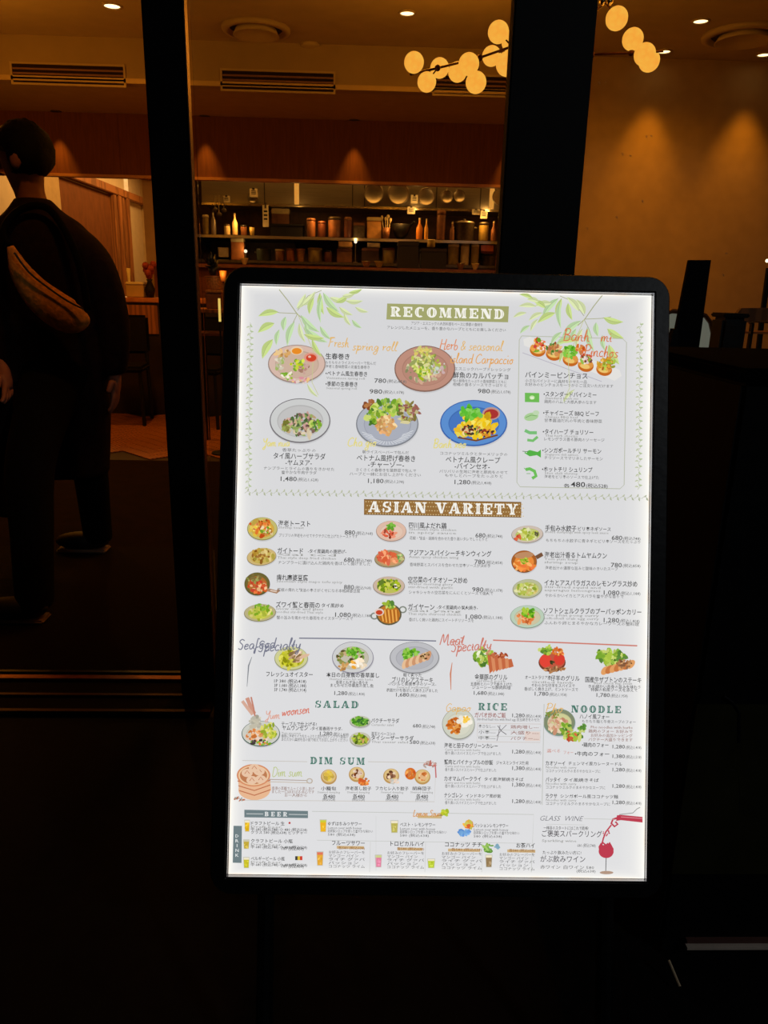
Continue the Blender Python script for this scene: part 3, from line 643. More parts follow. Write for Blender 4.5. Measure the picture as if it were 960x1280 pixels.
obj('kick_rail', B((-.185+.03, -.008, kz+.006), (.55, 0, kz+.012)), mat('brown_rail', (130, 90, 80), .6, .4, 30, .1, .01), pod)
obj('base', B((-.19, .01, 0), (.54, .39, .04)), IRON, pod)

# ================================================================== THE MENU BOARD
SW, SH = .58, .8215
SO = Vector((.11622, 1.00894, .72403))
SM = Matrix(((.99990438, .0122996, .00632137), (-.01362476, .95445501, .29804361), (-.00236764, -.29810124, .95453132)))
SX, SYv, SZ = SM.col[0].copy(), SM.col[1].copy(), SM.col[2].copy()
board = thing('menu_board', 'backlit restaurant menu board leaning back on a black stand', 'sign', (SO.x, .95, 0))
def on_board(o, up=None):
    o.matrix_basis = Matrix.Translation(SO-board.location) @ SM.to_4x4(); return o
def S(x, y):                              # where the sheet shows that point (metres on the sheet)
    d = ray(x, y); k = (SO-EYE).dot(SYv)/d.dot(SYv); p = EYE + d*k - SO
    return p.dot(SX), p.dot(SZ)
def rrect(w, h, r, n=8, cz=0.):
    pts = []
    for qx, qz, a0 in ((w-r, h-r, 0), (-(w-r), h-r, 90), (-(w-r), -(h-r), 180), (w-r, -(h-r), 270)):
        for k in range(n+1): a = R(a0+90*k/n); pts.append((qx+r*math.cos(a), cz+qz+r*math.sin(a)))
    return pts
fo = rrect(SW/2+.0255, SH/2+.0265, .03); fi = rrect(SW/2+.0035, SH/2+.0035, .0012)
bm = bmesh.new()
def ringverts(pts, y): return [bm.verts.new((x, y, z)) for x, z in pts]
rings = [ringverts(fi, .004), ringverts(fi, -.006), ringverts(rrect(SW/2+.0055, SH/2+.0055, .002), -.008), ringverts(rrect(SW/2+.0235, SH/2+.0245, .028), -.008), ringverts(fo, -.005), ringverts(fo, .03), ringverts(rrect(SW/2+.02, SH/2+.02, .02), .032)]
for a, b in zip(rings, rings[1:]):
    for i in range(len(a)): bm.faces.new((a[i], a[(i+1) % len(a)], b[(i+1) % len(a)], b[i]))
bm.faces.new(rings[-1])
on_board(obj('frame', bm, BLK, board))
def loop4(bm, w, h, t, y0, y1):
    for a, b, c, d in ((-w, w, h-t, h), (-w, w, -h, -h+t), (-w, -w+t, -h+t, h-t), (w-t, w, -h+t, h-t)): box(bm, (a, y0, c), (b, y1, d))
    return bm
on_board(obj('inner_trim', loop4(bmesh.new(), SW/2+.0034, SH/2+.0034, .0010, -.0062, .003), MIRR, board))
on_board(obj('light_edge', loop4(bmesh.new(), SW/2+.0014, SH/2+.0014, .0014, -.0005, .002), glow('edge_light', (255, 252, 240), 1.05), board))
for s in (-1, 1):
    a = SO + SX*(s*.2) + SYv*.035 + SZ*.1 - board.location
    obj('rear_leg', tube(bmesh.new(), [a, Vector((a.x+s*.03, .50, .012))], .010, 10), BLK, board)
    f_ = SO + SX*(s*.24) + SYv*.012 - SZ*(SH/2+.02) - board.location
    g = Vector((f_.x, f_.y-.09, .012))
    obj('front_leg', tube(bmesh.new(), [f_, g], .012, 10), BLK, board)
    obj('rubber_foot', lathe(bmesh.new(), [(.018, -.012), (.018, .0), (.010, .012)], 12, g), IRON, board)
obj('cross_bar', tube(bmesh.new(), [(-.23, .44, .08), (.23, .44, .08)], .008, 8), BLK, board)
# the thin metal stay catching light at the lower right
st0, st1 = P(836, 1200, 1.02), P(850, 1233, .99)
tag(obj('metal_stay', tube(bmesh.new(), [st0-st1, Vector((0, 0, 0))], .0022, 6), mat('bright_brass_stay', (245, 215, 170), .6, .0, 20, .1, .01), loc=st1), 'thin bright metal rod slanting near the foot of the menu board', 'rod')

# ---------------------------------------------------------------- printed sheet
def col4(c): return (*lin(c), 1.)
class Ink:
    def __init__(s, y0=-.0005): s.v, s.f, s.c, s.y = [], [], [], y0
    def poly(s, uv, c, dy=6e-6):
        s.y -= dy; b = len(s.v); s.v += [(u, s.y, v) for u, v in uv]; s.f.append(tuple(range(b, b+len(uv)))); s.c.append(col4(c))
    def tris(s, uvs, faces, c, dy=6e-6):
        s.y -= dy; b = len(s.v); s.v += [(u, s.y, v) for u, v in uvs]
        for f in faces: s.f.append(tuple(b+i for i in f)); s.c.append(col4(c))
    def P(s, pts, c): s.poly([S(x, y) for x, y in pts], c)
    def concave(s, pts, c):
        uv = [S(x, y) for x, y in pts]; s.tris(uv, tessellate_polygon([[Vector((u, v, 0)) for u, v in uv]]), c)
    def E(s, x, y, rx, ry, c, rot=0., n=28, wob=0.):
        pts = []
        for k in range(n):
            a = 2*math.pi*k/n; q = 1+wob*(rnd.random()-.5); ex, ey = rx*math.cos(a)*q, ry*math.sin(a)*q
            pts.append((x+ex*math.cos(rot)-ey*math.sin(rot), y+ex*math.sin(rot)+ey*math.cos(rot)))
        s.P(pts, c)
    def line(s, pts, w, c, taper=False):
        n = len(pts); Lf, Rt = [], []
        for i in range(n):
            a, b = pts[max(i-1, 0)], pts[min(i+1, n-1)]; dx, dy = b[0]-a[0], b[1]-a[1]; l = math.hypot(dx, dy) or 1
            ww = w/2*(math.sin(math.pi*(i+.3)/(n-.4+.001)) if taper else 1); ww = max(ww, w*.18)
            Lf.append((pts[i][0]-dy/l*ww, pts[i][1]+dx/l*ww)); Rt.append((pts[i][0]+dy/l*ww, pts[i][1]-dx/l*ww))
        uv = [S(*p) for p in Lf+Rt]; s.tris(uv, [(i, i+1, n+i+1, n+i) for i in range(n-1)], c)
    def out(s, name, label=None, parent=None):
        me = bpy.data.meshes.new(name); me.from_pydata(s.v, [], s.f)
        at = me.color_attributes.new('Col', 'FLOAT_COLOR', 'CORNER'); i = 0; buf = []
        for f, c in zip(s.f, s.c): buf += list(c)*len(f)
        at.data.foreach_set('color', buf); me.materials.append(PRINT)
        o = bpy.data.objects.new(name, me); C.objects.link(o); o.parent = parent or sheet
        if label: o['label'] = label
        return o
# sheet: panel luminance is higher at the edge-lit border
bm = bmesh.new(); us = []; 
def grid(h, m): 
    e = [0, .002, .006, .012, .02, .035, .06]
    return sorted(set([-h+x for x in e] + [h-x for x in e] + [(-h+.06)+(2*h-.12)*k/m for k in range(m+1)]))
gu, gv = grid(SW/2, 8), grid(SH/2, 12); vv = []
for v in gv:
    for u in gu: vv.append((u, 0, v))
nf = [(j*len(gu)+i, j*len(gu)+i+1, (j+1)*len(gu)+i+1, (j+1)*len(gu)+i) for j in range(len(gv)-1) for i in range(len(gu)-1)]
me = bpy.data.meshes.new('menu_sheet'); me.from_pydata(vv, [], nf); at = me.color_attributes.new('Col', 'FLOAT_COLOR', 'POINT')
for i, (u, _, v) in enumerate(vv):
    dl, dr, dt, db = u+SW/2, SW/2-u, SH/2-v, v+SH/2
    k = max(math.exp(-dl/.009)*.95, math.exp(-dr/.012), math.exp(-dt/.006)*.7, math.exp(-db/.006)*.8)
    base = Vector(lin((219, 219, 221))) if True else 0
    base = base*(1+.05*(-v)/SH*2)
    e = Vector(lin((255, 253, 246))); cc = base.lerp(e, min(1, k)); at.data[i].color = (*cc, 1)
me.materials.append(PRINT)
sheet = bpy.data.objects.new('menu_sheet', me); C.objects.link(sheet); sheet.parent = board; sheet['label'] = 'glowing white printed menu poster'
on_board(sheet)

DK = (62, 62, 62); DK2 = (112, 112, 112); LT = (150, 150, 146)
TEXTS = []
def T(x0, x1, y, s, txt, c=DK, off=.004, sh=0., g='a', rot=None): TEXTS.append((x0, x1, y, s, txt, c, off, sh, g, rot))

# ---- slab display letters, drawn by hand (units: height 100)
def ringpart(cx, cy, ro, rio, a0, a1, n=14):   # thick arc: outer radii ro, inner rio
    o = [(cx+ro[0]*math.cos(R(a0+(a1-a0)*k/n)), cy+ro[1]*math.sin(R(a0+(a1-a0)*k/n))) for k in range(n+1)]
    i = [(cx+rio[0]*math.cos(R(a0+(a1-a0)*k/n)), cy+rio[1]*math.sin(R(a0+(a1-a0)*k/n))) for k in range(n+1)]
    return [[o[k], o[k+1], i[k+1], i[k]] for k in range(n)]
def rc(x0, y0, x1, y1): return [[(x0, y0), (x1, y0), (x1, y1), (x0, y1)]]
SLAB = {
 'I': (46, rc(8, 0, 38, 100)+rc(0, 0, 46, 14)+rc(0, 86, 46, 100), [(21, 25)]),
 'L': (84, rc(8, 0, 38, 100)+rc(0, 86, 48, 100)+rc(0, 0, 84, 14)+rc(70, 0, 84, 38), [(21, 25)]),
 'E': (86, rc(8, 0, 38, 100)+rc(0, 0, 86, 14)+rc(0, 86, 86, 100)+rc(72, 0, 86, 34)+rc(72, 68, 86, 100)+rc(38, 44, 64, 56)+rc(56, 34, 66, 66), [(21, 25)]),
 'T': (90, rc(30, 0, 60, 100)+rc(20, 0, 70, 14)+rc(0, 86, 90, 100)+rc(0, 62, 13, 100)+rc(77, 62, 90, 100), [(43, 47)]),
 'D': (96, rc(8, 0, 38, 100)+rc(0, 0, 50, 13)+rc(0, 87, 50, 100)+ringpart(46, 50, (50, 50), (16, 37), -90, 90), [(21, 25), (78, 82)]),
 'O': (96, ringpart(48, 50, (48, 52), (13, 38), 0, 360, 26), [(16, 20), (76, 80)]),
 'C': (90, ringpart(48, 50, (48, 52), (13, 38), 55, 305, 20)+rc(72, 60, 84, 96), [(16, 20)]),
 'G': (96, ringpart(48, 50, (48, 52), (13, 38), 55, 310, 20)+rc(72, 62, 84, 96)+rc(58, 4, 86, 46)+rc(50, 38, 96, 48), [(16, 20), (70, 74)]),
 'R': (96, rc(8, 0, 38, 100)+rc(0, 0, 46, 13)+rc(0, 88, 50, 100)+ringpart(44, 72, (44, 28), (14, 15), -90, 90)+[[(42, 46), (64, 46), (90, 0), (58, 0)]]+rc(56, 0, 98, 12), [(21, 25)]),
 'B': (94, rc(8, 0, 38, 100)+rc(0, 0, 48, 12)+rc(0, 88, 48, 100)+ringpart(44, 74, (42, 26), (12, 14), -90, 90)+ringpart(46, 27, (46, 27), (14, 15), -90, 90), [(21, 25)]),
 'A': (104, [[(0, 0), (16, 0), (54, 100), (40, 100)], [(40, 100), (66, 100), (98, 0), (62, 0)]]+rc(22, 26, 76, 36)+rc(-4, 0, 28, 12)+rc(54, 0, 106, 12), [(66, 70)]),
 'V': (104, [[(4, 100), (42, 100), (64, 0), (44, 0)], [(78, 100), (92, 100), (64, 0), (52, 0)]]+rc(-4, 88, 50, 100)+rc(68, 88, 102, 100), []),
 'Y': (104, [[(4, 100), (42, 100), (66, 46), (42, 40)], [(78, 100), (92, 100), (68, 42), (54, 42)]]+rc(38, 0, 68, 46)+rc(28, 0, 78, 12)+rc(-4, 88, 48, 100)+rc(68, 88, 104, 100), [(51, 55)]),
 'N': (104, rc(10, 0, 22, 100)+[[(10, 100), (48, 100), (96, 0), (64, 0)]]+rc(82, 0, 94, 100)+rc(0, 88, 40, 100)+rc(0, 0, 34, 12)+rc(70, 88, 106, 100), []),
 'M': (120, rc(10, 0, 20, 100)+[[(10, 100), (44, 100), (66, 14), (52, 0)], [(56, 0), (66, 14), (88, 100), (80, 100)]]+rc(80, 0, 110, 100)+rc(0, 0, 32, 12)+rc(72, 0, 118, 12)+rc(0, 88, 36, 100)+rc(86, 88, 118, 100), [(93, 97)]),
 'U': (98, rc(8, 30, 38, 100)+rc(0, 88, 46, 100)+rc(74, 30, 86, 100)+rc(62, 88, 98, 100)+ringpart(47, 34, (39, 36), (9, 20), 180, 360), [(21, 25)]),
 'S': (84, ringpart(40, 72, (36, 28), (14, 14), 60, 270)+ringpart(42, 28, (38, 28), (14, 14), -120, 90)+rc(66, 62, 78, 98)+rc(4, 2, 16, 38), []),
 'W': (150, [], []), ' ': (44, [], []),
}
def slab(ink, txt, x0, x1, yc, h, col, slit=None, gap=12):
    tot = sum(SLAB[c][0] for c in txt)+gap*(len(txt)-1)
    u0, v0 = S(x0, yc); u1, v1 = S(x1, yc + .017*(x1-x0)); sx = (u1-u0)/tot; hh = abs(S(x0, yc-h/2)[1]-S(x0, yc+h/2)[1]); sy = hh/100
    u = 0
    for c in txt:
        wd, polys, slits = SLAB[c]
        for p in polys: ink.poly([(u0+(u+a)*sx, v0-hh/2+b*sy) for a, b in p], col, 2e-6)
        if slit:
            for a, b in slits: ink.poly([(u0+(u+a)*sx, v0-hh/2+22*sy), (u0+(u+b)*sx, v0-hh/2+22*sy), (u0+(u+b)*sx, v0-hh/2+78*sy), (u0+(u+a)*sx, v0-hh/2+78*sy)], slit, 3e-6)
        u += wd+gap
# ---- pen script letters (x to the right, y up, x-height 50)
PEN = {
 'a': (46, [(38, 44), (20, 50), (6, 30), (12, 4), (28, 6), (38, 40), (38, 10), (46, 2)]), 'b': (42, [(6, 40), (14, 100), (8, 60), (8, 4), (26, 0), (36, 24), (24, 42), (10, 30)]),
 'c': (38, [(34, 42), (18, 50), (5, 26), (14, 2), (36, 8)]), 'd': (46, [(36, 44), (16, 48), (5, 22), (18, 0), (34, 20), (42, 100), (38, 12), (46, 2)]),
 'e': (38, [(6, 24), (30, 32), (26, 48), (12, 44), (5, 20), (16, 0), (36, 10)]), 'f': (34, [(30, 92), (18, 98), (14, 60), (10, -38), (2, -30), (12, 10), (34, 18)]),
 'g': (44, [(36, 44), (16, 48), (6, 24), (20, 4), (36, 40), (30, -36), (10, -40), (6, -22), (40, 6)]), 'h': (44, [(4, 20), (16, 100), (8, 0), (14, 36), (28, 46), (32, 6), (44, 4)]),
 'i': (22, [(4, 20), (12, 48), (10, 6), (22, 4)]), 'l': (26, [(4, 20), (20, 92), (12, 100), (8, 10), (26, 4)]),
 'm': (66, [(4, 46), (8, 0), (14, 40), (26, 46), (28, 0), (34, 40), (48, 46), (50, 6), (66, 4)]), 'n': (46, [(4, 46), (8, 0), (14, 38), (30, 46), (32, 6), (46, 4)]),
 'o': (42, [(20, 48), (5, 26), (18, 0), (34, 22), (20, 48), (42, 40)]), 'p': (44, [(4, 40), (12, 50), (6, -44), (10, 20), (26, 48), (38, 26), (22, 0), (10, 10), (44, 8)]),
 'r': (34, [(4, 40), (10, 50), (10, 4), (14, 36), (32, 48)]), 's': (34, [(30, 44), (12, 46), (14, 28), (28, 14), (14, 0), (2, 8)]), 't': (30, [(4, 20), (18, 84), (12, 8), (30, 6)]),
 'u': (46, [(4, 46), (8, 6), (24, 2), (34, 44), (36, 6), (46, 4)]), 'v': (38, [(4, 46), (16, 0), (34, 48)]), 'w': (56, [(4, 46), (14, 2), (26, 40), (36, 2), (54, 48)]),
 'x': (40, [(4, 46), (34, 2), (20, 24), (36, 48), (4, 0)]), 'y': (44, [(4, 46), (10, 14), (26, 12), (36, 46), (26, -40), (8, -36), (40, 6)]),
 '&': (50, [(44, 6), (14, 70), (22, 92), (32, 76), (6, 24), (18, 0), (44, 40)]), ' ': (26, []), "'": (14, [(8, 96), (4, 80)]),
 'F': (56, [(6, 0), (20, 96), (10, 90), (56, 98), (20, 96), (16, 54), (44, 58)]), 'H': (62, [(14, 98), (6, 0), (10, 50), (46, 54), (56, 100), (46, 0), (60, 8)]),
 'I': (30, [(6, 90), (24, 98), (14, 0), (4, 6)]), 'C': (58, [(52, 80), (38, 98), (10, 70), (6, 20), (28, 0), (54, 16)]), 'B': (56, [(4, 80), (14, 98), (8, 0), (16, 98), (44, 90), (38, 58), (14, 52), (46, 40), (40, 4), (6, 0)]),
 'P': (52, [(4, 84), (14, 98), (8, 0), (16, 98), (46, 88), (40, 54), (12, 46)]), 'Y': (56, [(6, 98), (14, 60), (34, 56), (50, 100), (34, -30), (10, -30), (44, 10)]), 'S': (48, [(44, 84), (24, 98), (8, 76), (36, 40), (28, 2), (4, 12)]),
 'M': (76, [(4, 0), (18, 98), (34, 20), (54, 98), (62, 4), (76, 6)]), 'L': (46, [(20, 80), (14, 98), (8, 10), (20, 0), (46, 10)]), 'G': (56, [(50, 84), (30, 98), (8, 56), (20, 2), (46, 10), (46, 44), (30, 44)]), 'D': (56, [(10, 98), (8, 2), (40, 10), (50, 60), (28, 96), (4, 88)]), 'X': (56, [(6, 98), (46, 2), (28, 50), (52, 98), (4, 0)]), 'T': (50, [(4, 92), (48, 98), (26, 94), (20, 0)]),
}
def cat(pts, n=4):
    o = []; m = len(pts)
    for i in range(m-1):
        p0, p1, p2, p3 = pts[max(i-1, 0)], pts[i], pts[i+1], pts[min(i+2, m-1)]
        for k in range(n):
            t = k/n; o.append(tuple(.5*(2*b+(c-a)*t+(2*a-5*b+4*c-d)*t*t+(-a+3*b-3*c+d)*t**3) for a, b, c, d in zip(p0, p1, p2, p3)))
    o.append(pts[-1]); return o
def pen(ink, txt, x0, x1, yb, h, col, w=1., slope=0., slant=.15):
    tot = sum(PEN[c][0] for c in txt); k = (x1-x0)/tot; ky = h/100; u = 0
    for c in txt:
        wd, pts = PEN[c]
        if pts: ink.line([(x0+(u+a+slant*b)*k, yb+slope*(u+a)*k-b*ky) for a, b in cat(pts)], w, col)
        if c == 't': ink.line([(x0+(u+2)*k, yb-62*ky), (x0+(u+30)*k, yb-66*ky)], w, col)
        if c == 'i': ink.E(x0+(u+16)*k, yb-70*ky, w*.6, w*.6, col, n=8)
        u += wd
# ---- food painting
def food(ink, x, y, rx, ry, pal, n, size=(2, 4), el=2.2, rot=None):
    for i in range(n):
        a = rnd.uniform(0, 6.283); q = math.sqrt(rnd.random()); s_ = rnd.uniform(*size)
        c = pal[i % len(pal)]; j = rnd.randint(-16, 16); c = tuple(max(0, min(255, v+j)) for v in c)
        ink.E(x+rx*q*math.cos(a), y+ry*q*math.sin(a), s_*rnd.uniform(.8, el)/2, s_/2, c, rnd.uniform(0, 3.14) if rot is None else rot+rnd.uniform(-.3, .3), n=7, wob=.35)
def plate(ink, x, y, rx, ry, rim, well, rot=0., edge=None):
    e = edge or tuple(int(v*.72) for v in rim)
    ink.E(x+.4, y+1.2, rx*1.01, ry*1.02, tuple(int(v*.93) for v in (217, 217, 219)), rot, 40)
    ink.E(x, y, rx, ry, e, rot, 40); ink.E(x, y-.4, rx*.965, ry*.95, rim, rot, 40); ink.E(x+.3, y+.4, rx*.76, ry*.72, tuple(int(v*.93) for v in well), rot, 36); ink.E(x+.3, y+.8, rx*.73, ry*.68, well, rot, 36)
G1, G2, G3 = (122, 168, 50), (170, 196, 70), (84, 128, 50)
LET = [G1, G2, G3, (196, 208, 110), (140, 176, 60)]
GREY = (196, 197, 198); WHT = (214, 214, 208)
def dish(label, x, y, rx, ry, rim, well, foods, rot=0., extra=None, edge=None):
    k = Ink()
    if rim: plate(k, x, y, rx, ry, rim, well, rot, edge)
    for f in foods: food(k, *f)
    if extra: extra(k)
    return k.out('dish_picture', label)
OR = [(226, 120, 48), (208, 92, 40), (234, 160, 80), (190, 110, 60)]
YE = [(222, 190, 60), (206, 170, 60), (236, 208, 100), (180, 150, 60)]
BRN = [(150, 100, 64), (176, 124, 80), (120, 78, 50), (200, 150, 100)]
FRY = [(224, 182, 120), (206, 156, 92), (236, 204, 150), (190, 140, 84)]
HERB = [(96, 126, 70), (150, 170, 96), (206, 190, 160), (124, 96, 84), (186, 160, 120)]
RED = [(206, 70, 44), (226, 110, 70), (180, 60, 44)]
def x1_(k):
    k.E(371, 438.5, 8, 5.2, (230, 206, 170)); k.E(371, 439, 6.2, 3.9, (232, 140, 40)); k.E(388.5, 447, 8.5, 6, (222, 150, 130)); k.E(389, 447.5, 6.4, 4.4, (208, 70, 44)); k.E(387, 446, 2, 1.5, (236, 190, 170), n=8)
    food(k, 373, 457, 10, 7, [(184, 202, 20), (206, 216, 70), G1], 34, (2, 4)); food(k, 351, 455, 6, 9, [(196, 190, 160), (150, 170, 90), (220, 210, 190)], 20, (2, 5)); food(k, 360, 470, 9, 4, [G1, G2, (230, 220, 200)], 18, (2, 4)); food(k, 381, 462, 6, 7, [(170, 130, 110), (200, 160, 150)], 16, (2, 4))
dish('plate of spring rolls with orange and red dips', 371, 455, 36, 24, (214, 184, 170), (204, 176, 156), [(352, 441, 9, 5, FRY, 16, (3, 5)), (376, 475, 12, 4, [(220, 150, 160), (230, 210, 200), FRY[0]], 14, (2, 4))], extra=x1_)
dish('carpaccio salad heaped on a terracotta plate', 531, 461, 38, 29, (190, 142, 124), (184, 136, 118), [(530, 465, 24, 14, [(216, 176, 150), (200, 190, 150), (150, 150, 110)], 46, (2, 5)), (531, 455, 18, 14, [(206, 208, 120), (186, 196, 84), (228, 224, 160), (150, 160, 90)], 90, (2, 5), 3.), (529, 440, 11, 5, [(226, 206, 110), (206, 200, 120)], 24, (2, 4)), (530, 466, 8, 8, [(176, 190, 40), (206, 214, 100), G1], 26, (2, 4)), (548, 460, 10, 8, [(196, 206, 196), (170, 180, 120), (210, 180, 180)], 26, (2, 4))])
dish('herb salad in a white bowl with a grey rim', 375, 526, 38, 28, (204, 205, 204), (194, 193, 192), [(377, 531, 24, 13, HERB, 90, (2, 5), 3.), (377, 527, 20, 9, [(120, 90, 84), (206, 160, 150), (150, 170, 96), (90, 110, 70)], 46, (2, 4), 3.5), (394, 531, 6, 7, LET, 14, (3, 5)), (357, 532, 6, 6, [(130, 130, 60), (160, 170, 90)], 12, (3, 5))], edge=(120, 116, 120))
def x4(k):
    for a in range(20): k.line([(484+20*math.cos(.3+a*.13), 540+12*math.sin(.3+a*.13)), (484+34*math.cos(.3+a*.13), 531+25*math.sin(.3+a*.13))], .6, (226, 228, 232))
    food(k, 463, 508, 8, 7, [(150, 88, 56), (130, 76, 50), (170, 110, 60)], 22, (4, 7), 1.4); food(k, 487, 509, 20, 10, LET, 64, (3, 7)); food(k, 470, 521, 12, 10, LET, 36, (3, 6)); food(k, 511, 516, 12, 13, [(176, 170, 90), (130, 120, 60), (200, 190, 140), (150, 90, 80)], 60, (2, 5), 3.)
    food(k, 483, 532, 12, 12, FRY+[(230, 170, 110)], 70, (3, 5))
dish('fried rolls and lettuce on a ribbed grey plate', 484, 530, 39, 29, (176, 180, 190), (170, 174, 186), [], extra=x4)
def x5(k):
    k.E(614, 517, 11, 8, (190, 150, 140)); k.E(614, 517.5, 9, 6, (170, 52, 50)); food(k, 598, 524, 18, 5, [(236, 200, 40), (214, 170, 40)], 20, (5, 8), 2.2)
    food(k, 594, 536, 24, 9, [(240, 200, 30), (226, 180, 40), (236, 214, 90)], 60, (5, 9)); food(k, 589, 538, 13, 6, [(110, 50, 40), (230, 200, 150), (60, 60, 44), (150, 170, 60), (206, 110, 60)], 46, (2, 4)); food(k, 608, 541, 8, 4, [(150, 60, 40), (230, 150, 60), (60, 44, 50)], 20, (2, 4)); food(k, 588, 516, 14, 6, [(80, 176, 40), (110, 190, 60), (130, 200, 90)], 44, (3, 7))
    k.line([(572, 547), (595, 551), (622, 544)], 2, (120, 70, 30))
dish('yellow folded crepe on a bright blue plate', 592, 529, 42, 29, (92, 142, 206), (72, 118, 190), [], extra=x5, edge=(60, 100, 170))
def x6(k):
    k.P([(654, 424), (662, 421), (774, 462), (777, 470), (768, 476), (655, 432)], (228, 226, 222)); k.line([(653, 441), (700, 458), (752, 477)], .8, (180, 176, 190))
    for x, y in ((672, 434), (692, 439), (713, 446), (732, 453), (755, 458)):
        k.E(x, y+4, 10, 8, (196, 104, 34), .2); k.E(x, y+2, 9.5, 6.4, (222, 150, 70), .2); k.E(x-1, y+5, 6, 3, (236, 196, 110), .2)
    food(k, 672, 432, 9, 8, [(230, 110, 70), (240, 220, 200), (206, 70, 60), G1, (226, 150, 60)], 40, (2, 5)); food(k, 692, 437, 9, 7, [(206, 140, 80), (226, 190, 130), G3, (170, 100, 60)], 40, (2, 5))
    food(k, 712, 440, 9, 6, [(90, 170, 40), (120, 190, 60), (150, 200, 80)], 44, (2, 5)); food(k, 725, 437, 5, 5, OR, 12, (3, 5)); food(k, 732, 449, 8, 6, [(230, 210, 206), (120, 70, 66), (150, 190, 80), (206, 90, 60)], 40, (2, 4)); food(k, 757, 455, 11, 7, [(206, 150, 40), (226, 180, 80), (150, 150, 50), G2, (180, 110, 40)], 56, (2, 4))
dish('five topped banh mi bites on a long white plate', 0, 0, 1, 1, None, None, [], extra=x6)
CRM = (206, 196, 160)
dish('oval plate of prawn toast', 328, 661, 19, 14.5, (196, 186, 110), (214, 170, 70), [(324, 661, 13, 10, YE+OR, 40, (3, 6)), (334, 664, 8, 7, [(230, 206, 160), (190, 130, 60), G1], 22, (2, 4)), (330, 653, 9, 3, [(170, 80, 30), OR[0]], 14, (2, 4))])
dish('oval dish of fried chicken pieces', 327, 696, 18.5, 11, (206, 180, 120), (200, 176, 90), [(328, 695, 14, 8, [(190, 150, 60), (150, 100, 40), (214, 190, 120), (176, 160, 70)], 50, (2, 5))], -.12)
def x9(k):
    k.line([(334, 737), (346, 740), (349, 737)], 4, (170, 130, 100)); k.line([(338, 738), (346, 739.5)], 1.4, (226, 206, 190))
dish('dark pan of red bean curd with a handle', 321.5, 730, 16, 14.5, (110, 100, 50), (176, 110, 50), [(322, 733, 12, 9, [(226, 110, 50), (206, 80, 40), (240, 190, 140), (190, 60, 40)], 44, (2, 5)), (317, 723, 9, 5, [(150, 150, 80), (130, 110, 60)], 20, (2, 4))], extra=x9)
dish('oval dish of pale green noodles', 325, 766, 20, 11, (186, 176, 130), (196, 192, 90), [(326, 766, 14, 7, [(196, 200, 70), (170, 180, 60), (220, 210, 130), (130, 170, 40)], 50, (2, 5)), (327, 758, 8, 3, [(120, 170, 40)], 12, (2, 4))], -.06)
dish('plate of red dressed chicken with a herb tuft', 489, 664, 19, 13, (222, 186, 166), (226, 196, 176), [(487, 666, 9, 6, [(206, 80, 50), (230, 140, 110), (150, 60, 40)], 34, (2, 4)), (488, 658, 5, 4, [(90, 150, 40), (120, 180, 60)], 16, (2, 4))])
dish('oval plate of glazed chicken wings', 487, 698.5, 19, 11, (170, 150, 110), (206, 150, 100), [(485, 697, 13, 7, [(230, 110, 70), (206, 90, 60), (240, 160, 110)], 50, (2, 6)), (499, 697, 4, 4, [(120, 170, 90), (206, 206, 140)], 10, (2, 4))], -.05)
dish('oval plate of stir-fried water spinach', 486, 732.5, 20, 12, (204, 180, 160), (190, 190, 90), [(485, 732, 13, 8, [(170, 190, 30), (130, 160, 40), (206, 206, 90), (96, 120, 40)], 56, (2, 5)), (493, 733, 3, 2.5, [(240, 230, 220), (60, 50, 40)], 8, (2, 3))])
def x14(k):
    for hx, hy in ((468, 770), (503.5, 762)): k.E(hx, hy, 5, 4.5, (130, 136, 126), n=16); k.E(hx, hy, 3.2, 2.8, (220, 222, 220), n=14)
    k.E(486, 768, 16, 13.5, (96, 90, 66)); k.E(486, 768, 14, 11.5, (190, 120, 44))
    for i in range(11): k.line([(474+i*2.3, 762), (477+i*2.1, 779-abs(i-5)*.6)], 1.8, (236, 170, 80) if i % 2 else (176, 100, 34))
    food(k, 487, 756, 7, 3.5, LET, 18, (3, 5)); k.E(474, 765, 6, 4.6, (226, 206, 196), n=18); k.E(474, 765.5, 4.3, 3, (200, 70, 40), n=16)
dish('two-handled pan of grilled chicken with a red dip', 0, 0, 1, 1, None, None, [], extra=x14)
dish('oval plate of dumplings in green sauce', 659, 668, 20, 11, (206, 190, 176), (196, 200, 120), [(659, 668, 13, 7, [(190, 200, 80), (226, 226, 180), (150, 170, 60), (206, 210, 120)], 46, (2, 5)), (646, 672, 4, 3, RED, 8, (2, 4)), (671, 667, 3, 4, [(90, 84, 60)], 8, (1, 3))], -.05)
def x16(k): k.line([(670, 697), (678, 692.5)], 5, (120, 84, 60)); k.E(655, 694, 12, 4, (190, 140, 100), -.1); food(k, 655, 701, 4, 4, [(120, 160, 30), (170, 190, 60)], 16, (2, 3))
dish('round pot of orange tom yum soup', 655, 702, 16, 14, (170, 96, 40), (232, 140, 60), [(655, 706, 12, 8, [(240, 140, 60), (226, 110, 50), (246, 180, 100)], 40, (3, 5))], extra=x16)
dish('oval plate of squid and asparagus', 659, 736, 18.5, 12, (186, 188, 150), (196, 200, 120), [(658, 736, 13, 8, [(190, 200, 90), (220, 220, 160), (150, 170, 60), (206, 190, 110)], 56, (2, 5))], -.1)
dish('pale green bowl of soft-shell crab curry', 659, 771, 21.5, 14.5, (186, 206, 184), (206, 196, 160), [(658, 772, 11, 8, [(230, 130, 70), (240, 170, 110), (206, 110, 60)], 40, (2, 5)), (661, 766, 8, 6, [(120, 180, 30), (170, 200, 60), (90, 160, 40)], 32, (2, 5))])
